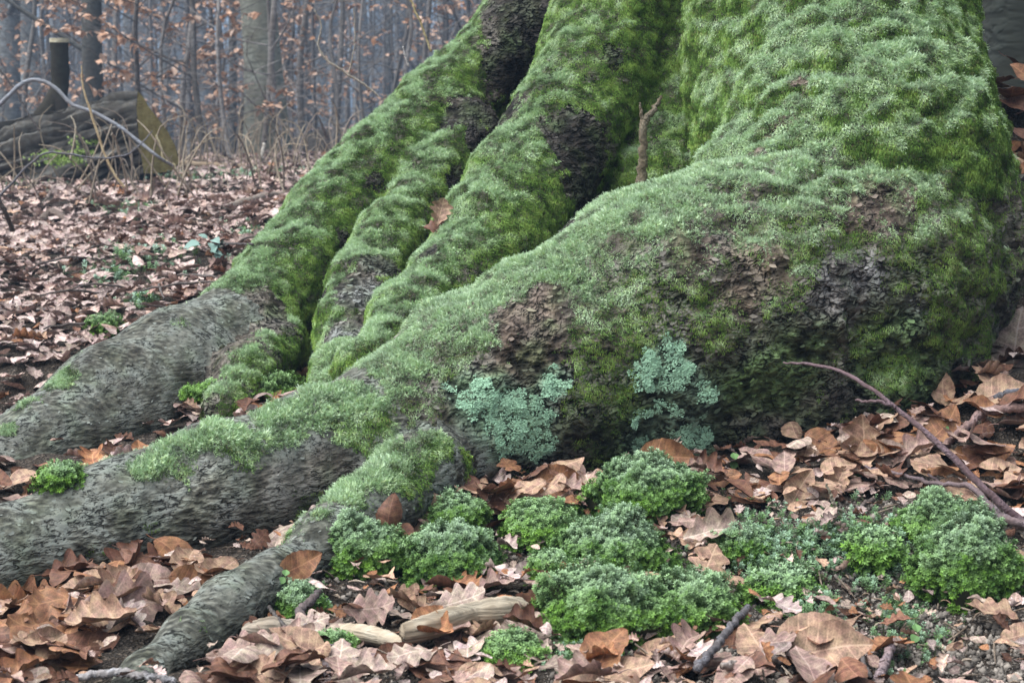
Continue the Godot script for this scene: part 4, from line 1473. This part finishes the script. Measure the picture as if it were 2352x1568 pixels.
	drift(PackedVector2Array([Vector2(690, 860), Vector2(760, 660), Vector2(740, 890)]), 3, 0.3, ["russet", "pinkish"], "behind the second ridge root", Vector2(0.03, 0.04), 0.5, 0.01, 11)

	# dead wood and twigs
	twig("dead_branch", "barkless pale dead branch with a dark broken right end, lying in the leaves", [[925, 1487, -22], [1000, 1470, -26], [1080, 1452, -28], [1150, 1440, -28], [1205, 1432, -24]], [8.5, 10, 10.5, 11.5, 9.5], Color(0.33, 0.285, 0.22), "branch", 0.02, 26)
	twig("dead_branch", "short weathered broken branch end lying in the leaves left of the forked twig", [[565, 1470, -10], [620, 1462, -12], [690, 1470, -10], [760, 1478, -8]], [8, 10.5, 9.5, 6], Color(0.30, 0.265, 0.22), "branch", 0.03, 24)
	twig("wood_splinter", "bleached cream splinter of wood pointing right between the two dead branches", [[762, 1464, -10], [830, 1472, -14], [900, 1486, -12], [948, 1502, -10]], [6, 7.5, 6, 1.5], Color(0.50, 0.44, 0.35), "splinter", 0.04, 9)
	twig("forked_twig", "dark knobbly forked twig lying over the leaves in the lower left centre", [[737, 1372, -16], [715, 1410, -24], [690, 1440, -26], [706, 1475, -22], [735, 1510, -18], [750, 1568, -14], [752, 1620, -10]], [2.8, 3.6, 4.2, 4.2, 3.8, 3.6, 3.4], bark, "twig", 0.14, 8,
		[[[[690, 1440, -26], [686, 1475, -20], [694, 1510, -12]], [2.6, 2.4, 1.8]], [[[738, 1512, -18], [780, 1508, -16], [820, 1516, -10]], [2.4, 2.0, 1.6]]])
	twig("arching_twig", "long thin bare twig arching up before the mossy root at right", [[1802, 833, 1.78], [1850, 836, 1.75], [1920, 850, 1.72], [2000, 890, 1.69], [2070, 945, 1.67], [2140, 1005, 1.65], [2220, 1080, 1.63], [2290, 1150, 1.62], [2345, 1195, 1.62]], [1.0, 1.5, 1.8, 2.2, 2.5, 2.9, 3.4, 3.9, 4.4], Color(0.17, 0.12, 0.135), "twig", 0.1, 8,
		[[[[2060, 936, 1.67], [2020, 922, 1.67], [1985, 922, 1.68], [1967, 918, 1.69]], [1.9, 1.6, 1.3, 1.0]]])
	twig("bare_twig", "low bare twig running under the arching one to the right edge", [[1985, 1090, -16], [2060, 1110, -20], [2150, 1140, -26], [2230, 1165, -40], [2300, 1185, 1.62], [2380, 1210, 1.6]], [1.6, 2.0, 2.4, 3.0, 3.8, 4.4], Color(0.18, 0.14, 0.15), "twig", 0.12, 7,
		[[[[2170, 1145, -26], [2120, 1105, -22], [2095, 1080, -14]], [1.8, 1.6, 1.2]]])
	twig("lichened_twig", "thick reddish lichened twig lying on leaves at the right edge", [[2160, 1050, -16], [2220, 1005, -26], [2270, 975, -30], [2352, 965, -30], [2420, 950, -20]], [3.6, 4.2, 5.0, 5.4, 5.6], Color(0.27, 0.185, 0.175), "twig", 0.16, 8)
	twig("bare_twig", "dark bluish twig end poking in from the right edge above the drift", [[2280, 930, -14], [2330, 925, -24], [2400, 910, -20]], [4.0, 4.4, 4.6], Color(0.13, 0.13, 0.15), "twig", 0.08)
	twig("bare_twig", "dark straight twig leaning out of the bottom edge below the moss cushions", [[1600, 1580, -30], [1650, 1530, -38], [1690, 1478, -40], [1722, 1438, -34]], [3.4, 3.3, 3.0, 2.6], Color(0.14, 0.135, 0.15), "twig", 0.1)
	twig("bare_twig", "greyish twig lying flat at the bottom beside the big beech leaves", [[1660, 1560, -20], [1730, 1550, -22], [1800, 1540, -20]], [3.0, 3.2, 3.4], Color(0.28, 0.24, 0.22), "twig", 0.08)
	twig("bare_twig", "short pointed dark twig rising at the bottom edge near the soil", [[1945, 1480, -36], [1970, 1520, -24], [2000, 1570, -10]], [1.2, 1.8, 2.2], Color(0.11, 0.10, 0.10), "twig", 0.1)
	twig("bare_twig", "purplish twig at the bottom edge right of the short pointed one", [[2052, 1495, -14], [2040, 1530, -18], [2020, 1580, -16]], [3.2, 3.6, 3.6], Color(0.26, 0.2, 0.21), "twig", 0.12)
	twig("bare_twig", "pale grey twig lying along the bottom edge at left", [[165, 1572, -8], [240, 1562, -12], [320, 1564, -10], [400, 1576, -8]], [2.6, 3.4, 3.4, 3.0], ash, "twig", 0.08)
	twig("bare_twig", "thin dark twig crossing the weathered branch end", [[618, 1430, -26], [650, 1468, -26], [690, 1510, -16]], [1.6, 1.7, 1.6], Color(0.10, 0.09, 0.085), "twig", 0.08)
	twig("bare_twig", "hooked grey stalk standing on the crest of the soil bank", [[1898, 1112, 1.66], [1910, 1140, 1.66], [1920, 1165, 1.66], [1945, 1180, 1.67]], [0.9, 1.5, 1.9, 1.4], Color(0.27, 0.25, 0.2), "twig", 0.1)
	twig("bare_twig", "blackish stub of twig beside the hooked stalk on the soil bank", [[1960, 1185, -8], [1985, 1172, -12], [2008, 1160, -12]], [1.8, 2.1, 2.4], Color(0.14, 0.12, 0.115), "twig", 0.08)
	twig("bare_twig", "reddish stick half buried in the soil bank pointing up right", [[1925, 1320, -8], [1990, 1270, -12], [2040, 1215, -10]], [3.0, 2.6, 2.2], Color(0.24, 0.17, 0.14), "twig", 0.15)
	twig("forked_twig", "dead forked twig standing upright in the fold of the mossy trunk", [[1466, 470, 2.12], [1474, 400, 2.12], [1478, 340, 2.12], [1480, 285, 2.12], [1500, 255, 2.12], [1518, 222, 2.12]], [7.5, 6.6, 5.2, 5.0, 3.6, 1.8], Color(0.17, 0.145, 0.105), "twig", 0.09, 9,
		[[[[1480, 290, 2.12], [1474, 262, 2.12], [1469, 236, 2.12]], [4.0, 2.6, 1.2]]])
	# twigs and stalks on the left
	twig("arching_branch", "long bluish-grey branch arching over the split log down to the ground", [[-60, 290, 4.4], [0, 238, 4.4], [50, 192, 4.4], [90, 184, 4.4], [130, 205, 4.4], [165, 240, 4.4], [215, 258, 4.4], [275, 292, 4.4], [330, 335, 4.4], [365, 362, 4.4], [395, 380, 4.5]], [5.5, 5.8, 5.8, 5.6, 5.4, 5.2, 5, 4.8, 4.6, 4.2, 3.5], Color(0.27, 0.29, 0.33), "branch", 0.08, 8)
	twig("arching_twig", "thin dark twig looping low in front of the split log", [[-20, 470, 4.0], [20, 428, 4.0], [60, 385, 4.0], [105, 352, 4.0], [160, 354, 4.0], [230, 363, 4.0], [300, 350, 4.0], [350, 300, 4.1]], [3, 3, 2.8, 2.6, 2.4, 2.2, 2, 1], Color(0.16, 0.16, 0.18), "twig", 0.06)
	twig("dry_stalk", "straw-coloured stalk leaning before the split log", [[186, 150, 4.3], [190, 200, 4.3], [212, 270, 4.3], [238, 350, 4.3], [262, 400, 4.3], [285, 430, 4.3]], [1.4, 2.4, 3.0, 3.0, 3.0, 3.0], straw, "stalk", 0.1)
	twig("dry_stalk", "broken pale stalk against the yellow sawn face", [[358, 310, 4.8], [370, 340, 4.8], [375, 365, 4.8], [400, 378, 4.8], [402, 395, 4.8]], [2.5, 3, 3, 2.4, 2.4], Color(0.52, 0.46, 0.3), "stalk", 0.1)
	twig("dry_stalk", "pale crooked stalk standing left of the straw-coloured one", [[162, 265, 4.6], [172, 290, 4.6], [170, 325, 4.6], [160, 365, 4.6]], [1.4, 2.4, 2.6, 2.8], Color(0.5, 0.45, 0.36), "stalk", 0.1)
	twig("bare_twig", "pale forked twig reaching from the mossy flank up into the thicket", [[870, 222, 3.6], [830, 190, 3.6], [790, 165, 3.6], [745, 132, 3.6], [730, 100, 3.6], [738, 60, 3.6], [720, 20, 3.6]], [2.4, 2.6, 2.6, 2.4, 2, 1.6, 1], Color(0.36, 0.33, 0.28), "twig", 0.08, 6,
		[[[[800, 170, 3.6], [805, 150, 3.6], [815, 90, 3.6], [812, 20, 3.6]], [1.8, 1.6, 1.4, 1.0]], [[[745, 132, 3.6], [722, 90, 3.6]], [1.2, 0.8]]])
	twig("bare_twig", "straight yellowish shoot rising behind the mossy ridge", [[990, 118, 3.4], [965, 50, 3.4], [930, -30, 3.4]], [2.2, 2.2, 2.2], Color(0.42, 0.36, 0.2), "twig", 0.06)
	twig("bare_twig", "short pale shoot just above the mossy ridge", [[938, 152, 3.5], [930, 125, 3.5], [925, 108, 3.5]], [2.2, 1.8, 1.4], Color(0.48, 0.48, 0.48), "twig", 0.06)
	twig("bare_twig", "dark slanting twig crossing the left edge before the log", [[-10, 150, 4.6], [30, 200, 4.6], [62, 258, 4.6], [90, 300, 4.6]], [2.6, 2.6, 2.6, 2.6], Color(0.12, 0.11, 0.11), "twig", 0.06)
	twig("bare_twig", "stout dark twig slanting into the leaves at the left edge", [[-20, 430, 3.3], [8, 480, 3.3], [28, 530, 3.35]], [4.5, 4.5, 4.5], Color(0.12, 0.105, 0.10), "twig", 0.06)
	twig("bare_twig", "upright white stake stub on the far ridge", [[600, 368, 7.0], [603, 350, 7.0], [607, 332, 7.0]], [8, 8, 8], Color(0.55, 0.52, 0.47), "twig", 0.06)
	twig("bare_twig", "dark sharp stub in front of the grey beech", [[752, 322, 6.0], [742, 295, 6.0], [730, 268, 6.0]], [6, 5, 3], Color(0.10, 0.085, 0.085), "twig", 0.06)
	twig("fallen_branch", "fallen brown branch lying along the far ridge right of the log", [[415, 378, 6.6], [480, 382, 6.6], [530, 386, 6.6], [580, 380, 6.7]], [16, 15, 15, 9], Color(0.22, 0.17, 0.12), "branch", 0.1)
	twig("fallen_branch", "grey fallen branch half sunk in the leaf litter near the mossy ridge", [[515, 490, -20], [570, 478, -30], [620, 462, -30], [650, 455, -20]], [10, 11, 9, 6], Color(0.2, 0.17, 0.15), "branch", 0.1)
	twig("fallen_branch", "humped dark root piece in the litter at left", [[95, 515, -10], [110, 500, -25], [135, 505, -25], [165, 520, -5]], [9, 13, 10, 6], Color(0.18, 0.14, 0.12), "branch", 0.1)
	twig("bare_twig", "thin black twig lying on the litter left of the mossy ridge", [[395, 575, -12], [450, 565, -22], [500, 572, -22], [580, 570, -12]], [2, 2.4, 2.4, 1.6], Color(0.09, 0.08, 0.08), "twig", 0.08)
	twig("bare_twig", "branched dark twig on the litter behind the left bare root", [[0, 745, -12], [70, 728, -20], [150, 725, -22], [185, 715, -14]], [2.6, 2.8, 2.4, 1.6], Color(0.11, 0.10, 0.10), "twig", 0.08, 6, [[[[110, 726, -20], [85, 765, -16], [60, 790, -10]], [2, 1.8, 1.4]]])
	for k in 14:                                              # twigs that lie about on the left floor
		var p := hit(rng.randf_range(-20, 620), rng.randf_range(430, 800), false)
		var a := rng.randf() * TAU
		var l := rng.randf_range(0.03, 0.09)
		var o := base("fallen_twig", p + Vector3.UP * 0.02)
		var t := Tube.new()
		curve_tube(t, [Vector3(-l * cos(a), 0, -l * sin(a)), Vector3(0, rng.randf_range(0, 0.02), 0), Vector3(l * cos(a + 0.3), 0.01, l * sin(a + 0.3))], [0.0015, 0.0022, 0.001], 10, 5, Color(0.13, 0.115, 0.11), 0.1, k, 0.002)
		piece("stem", t.done(), twig_mat, o)
		tag(o, "short dark twig lying among the leaves of the left forest floor", "twig", "twigs on the left forest floor")

	# small green leaves
	var green := plain(Color(0.13, 0.24, 0.085), 0.6, 0.4)
	var blade := small_leaf(9)
	for q in [[1690, 1074, 26, "small green clover-like leaf at the tree foot, left of its stalked twin"], [1742, 1055, 22, "small green clover-like leaf on a stalk at the tree foot"], [2108, 1475, 30, "light green heart-shaped leaf on the dark soil at lower right"], [1308, 1140, 26, "dark green leaf under the two rounded amber leaves"],
			[1322, 1172, 30, "mottled green leaf left of the large round cushion"], [2180, 1010, 26, "bluish green leaf beside the lichened twig"], [2310, 1270, 28, "grey-green leaf stuck on the orange leaf at the right edge"], [1970, 1100, 24, "pale green folded seedling leaf above the soil bank"], [685, 850, 24, "round green leaf in the hollow between the left roots"], [655, 1345, 24, "round grey-green leaf under the thin root"], [1905, 1420, 20, "little green leaf behind the big orange-tan beech leaf"]]:
		var p := hit(q[0], q[1])
		var o := base("green_leaf", p + Vector3.UP * 0.008)
		var to := (eye - p).normalized()
		var up := (Vector3.UP * 0.5 + to + Vector3(rng.randf_range(-0.4, 0.4), 0, 0)).normalized()
		var s: float = q[2] * (eye - p).length() / FOCAL
		for j in 2:
			var b := basis_on(up.rotated(to, 0.3 * j), 1.2 + j * 2.4)
			var l := piece("leaflet", blade, green, o)
			l.transform = Transform3D(b.scaled_local(Vector3(s * 0.8, s * 0.8, s * 1.3)), b.x * s * 0.05)
		var t := Tube.new()
		curve_tube(t, [Vector3.ZERO, Vector3(0.004, -0.01, 0.002), Vector3(0.006, -0.025, 0)], [0.0007, 0.0008, 0.0008], 5, 5, Color(0.16, 0.17, 0.08))
		piece("stalk", t.done(), twig_mat, o)
		tag(o, q[3], "leaf")
	var fern := base("frosted_herb", hit(488, 612, false))
	for k in 14:
		var b := basis_on(Vector3(rng.randf_range(-0.8, 0.8), 1, rng.randf_range(0, 0.9)).normalized(), rng.randf() * TAU)
		var l := piece("leaf_blade", blade, plain(Color(0.20, 0.30, 0.26), 0.7, 0.3), fern)
		l.transform = Transform3D(b.scaled_local(Vector3.ONE * rng.randf_range(0.02, 0.035)), Vector3(rng.randf_range(-0.025, 0.025), rng.randf_range(0.01, 0.05), rng.randf_range(-0.02, 0.02)))
	tag(fern, "bluish frosted herb beside the left edge of the mossy ridge", "plant")

# ---------------------------------------------------------------- what nobody could count
func litter():
	var g := RandomNumberGenerator.new()
	g.seed = 2024
	var shapes: Array = leaf_shapes["beech"].slice(0, 4) + leaf_shapes["oak"].slice(0, 3)
	var m := plain(Color.WHITE, 0.7, 0.2)
	m.albedo_texture = leaf_print("beech", 5)
	var places := []
	var colors := []
	for k in shapes.size():
		places.append([])
		colors.append([])
	var tones: Array = LEAF_TONES.values()
	var scatter := func(n: int, x0: float, x1: float, z0: float, z1: float, size: Vector2, cold: float, tilt: float, near: bool):
		for k in n:
			var x := g.randf_range(x0, x1)
			var z := g.randf_range(z0, z1)
			var p := Vector3(x, ground(x, z), z)
			var near_soil := near and (p - Vector3(0.42, p.y, -1.6)).length() < 0.24
			if near_soil and g.randf() < 0.8: continue
			if absf(x) < 1.0 and z > -3.3 and z < -1.2 and solid(p) < (0.006 if x < 0.0 else -0.004): continue
			var s := g.randi() % shapes.size()
			var up := (Vector3.UP + Vector3(g.randf_range(-1, 1), 0, g.randf_range(-1, 1)) * tilt).normalized()
			var b := basis_on(up, g.randf() * TAU)
			var l := g.randf_range(size.x, size.y)
			places[s].append(Transform3D(b.scaled_local(Vector3.ONE * l), p + Vector3.UP * g.randf_range(0.0, 0.022) - b.x * l * 0.5))
			var t: Color = tones[g.randi() % tones.size()]
			if g.randf() < cold: t = t.lerp(Color(0.60, 0.51, 0.49), g.randf_range(0.4, 0.95))
			colors[s].append(t * g.randf_range(0.6, 1.4))
	scatter.call(9000, -1.5, 0.3, -4.4, -2.1, Vector2(0.02, 0.048), 0.85, 0.35, false)
	scatter.call(10000, -2.4, 1.0, -9.0, -3.8, Vector2(0.032, 0.06), 0.9, 0.35, false)
	scatter.call(1300, -0.75, 0.8, -2.2, -1.05, Vector2(0.02, 0.05), 0.2, 0.35, true)
	scatter.call(2600, -0.5, 0.75, -1.95, -1.1, Vector2(0.006, 0.02), 0.3, 0.6, false)
	scatter.call(500, 0.6, 2.0, -4.0, -1.6, Vector2(0.05, 0.08), 0.1, 0.5, false)
	scatter.call(2500, -6.0, 6.0, -22.0, -8.5, Vector2(0.06, 0.11), 0.8, 0.4, false)
	for s in shapes.size():
		var o := many("leaf_litter", shapes[s], m, places[s], colors[s])
		tag(o, "brown and pinkish dead leaves strewn over the forest floor", "leaf litter", "leaf litter", "stuff")
	# crumbs of soil on the bank and between the cushions
	var ball := SphereMesh.new()
	ball.radius = 1.0
	ball.height = 2.0
	ball.radial_segments = 8
	ball.rings = 4
	var arr := ball.get_mesh_arrays()
	var lump: PackedVector3Array = arr[Mesh.ARRAY_VERTEX]
	for k in lump.size(): lump[k] *= Vector3(1.0, 0.75, 0.85) * (1.0 + 1.3 * fine.get_noise_3d(lump[k].x * 0.016, lump[k].y * 0.016, lump[k].z * 0.016))
	arr[Mesh.ARRAY_VERTEX] = lump
	var clod := ArrayMesh.new()
	clod.add_surface_from_arrays(Mesh.PRIMITIVE_TRIANGLES, arr)
	places = []
	colors = []
	for k in 16000:
		var px := g.randf_range(1280, 2380) if k % 3 else g.randf_range(560, 2380)
		var py := g.randf_range(1150, 1600)
		var p := hit_ground(px, py)
		var s := pow(g.randf(), 5.0) * 0.003 + 0.0005
		places.append(Transform3D(basis_on(Vector3(g.randf_range(-1, 1), 1, g.randf_range(-1, 1)).normalized(), g.randf() * 6.0).scaled_local(Vector3(s, s, s)), p + Vector3.UP * s * 0.2))
		colors.append(Color(0.11, 0.095, 0.082).lerp(Color(0.32, 0.28, 0.24), pow(g.randf(), 2.0)))
	tag(many("soil_crumbs", clod, plain(Color.WHITE, 0.95), places, colors), "loose crumbs of brown soil on the bank before the trunk", "soil", "", "stuff")
	# moss and frost-white tufts sprinkled on the floor
	places = []
	colors = []
	for q in [[330, 590, 110, 30, 130], [560, 545, 60, 16, 90], [300, 480, 80, 14, 120], [480, 400, 180, 12, 420], [250, 640, 60, 20, 130], [640, 390, 60, 8, 160], [80, 420, 80, 16, 200], [330, 700, 30, 8, 90], [1740, 1260, 90, 60, 340], [2000, 1270, 80, 70, 360], [1880, 1260, 110, 50, 260], [2100, 1480, 110, 50, 60], [2060, 1410, 60, 40, 90], [1850, 1400, 60, 40, 130], [700, 1400, 40, 30, 90], [1350, 1520, 90, 30, 80], [700, 830, 30, 30, 300]]:
		for k in q[4]:
			var p := hit_ground(q[0] + g.randfn() * q[2] * 0.6, q[1] + g.randfn() * q[3] * 0.6)
			var far := (eye - p).length()
			var s := 0.011 * clampf(far / 1.9, 0.8, 1.5) * g.randf_range(0.6, 1.3)
			places.append(Transform3D(basis_on(Vector3(g.randf_range(-0.6, 0.6), 1, g.randf_range(-0.4, 0.8)).normalized(), g.randf() * 6.0).scaled_local(Vector3.ONE * s), p))
			colors.append(Color(0.12, 0.22, 0.06).lerp(Color(0.36, 0.5, 0.40), g.randf() * (1.0 if far > 2.2 else 0.7)))
	tag(many("ground_moss", star_mesh[1], moss_mat, places, colors), "thin frosted moss sprinkled over soil and litter", "moss", "", "stuff")
	# dry grass and stalks on the far ridge
	var t := Tube.new()
	curve_tube(t, [Vector3.ZERO, Vector3(0.03, 0.45, 0), Vector3(0.16, 0.85, 0.05), Vector3(0.42, 0.95, 0.1)], [0.012, 0.011, 0.008, 0.003], 9, 4, Color.WHITE, 0.05, 2)
	places = []
	colors = []
	for k in 420:
		var p := floor_at(g.randf_range(-60, 900), g.randf_range(4.6, 9.5))
		places.append(Transform3D(Basis(Vector3.UP, g.randf() * TAU).rotated(Vector3(g.randf_range(-1, 1), 0, g.randf_range(-1, 1)).normalized(), g.randf_range(0.0, 0.9)).scaled_local(Vector3(1, 1, 1) * g.randf_range(0.08, 0.3)), p))
		colors.append(Color(0.46, 0.39, 0.29).lerp(Color(0.30, 0.25, 0.22), g.randf()) * g.randf_range(0.6, 1.1))
	tag(many("dry_grass", t.done(), twig_mat, places, colors), "dry pale grass and stalks along the far ridge", "grass", "", "stuff")
	# husks and needles of old moss on the bank
	var s2 := Tube.new()
	curve_tube(s2, [Vector3(-0.5, 0, 0), Vector3(0, 0.08, 0.04), Vector3(0.5, 0, -0.05)], [0.05, 0.06, 0.03], 6, 5, Color.WHITE, 0.15, 4)
	places = []
	colors = []
	for k in 420:
		var p := hit_ground(g.randf_range(560, 2380), g.randf_range(1130, 1600))
		var l := pow(g.randf(), 2.0) * 0.028 + 0.006
		places.append(Transform3D(basis_on(Vector3(g.randf_range(-0.7, 0.7), 1, g.randf_range(-0.7, 0.7)).normalized(), g.randf() * 6.0).scaled_local(Vector3(l, 0.016, 0.016)), p + Vector3.UP * 0.004))
		colors.append(Color(0.2, 0.15, 0.11).lerp(Color(0.4, 0.34, 0.28), g.randf()))
	tag(many("debris", s2.done(), twig_mat, places, colors), "bits of twig and husk scattered over the soil", "debris", "", "stuff")

func hit_ground(px: float, py: float) -> Vector3:
	var dir := (at(px, py, 1.0) - eye).normalized()
	var t := 1.0
	for k in 60:
		var p := eye + dir * t
		var d := p.y - ground(p.x, p.z)
		if d < 0.001: return p
		t += maxf(d * 0.6, 0.002) * clampf(t, 1.0, 6.0)
		if t > 12.0: break
	return eye + dir * t
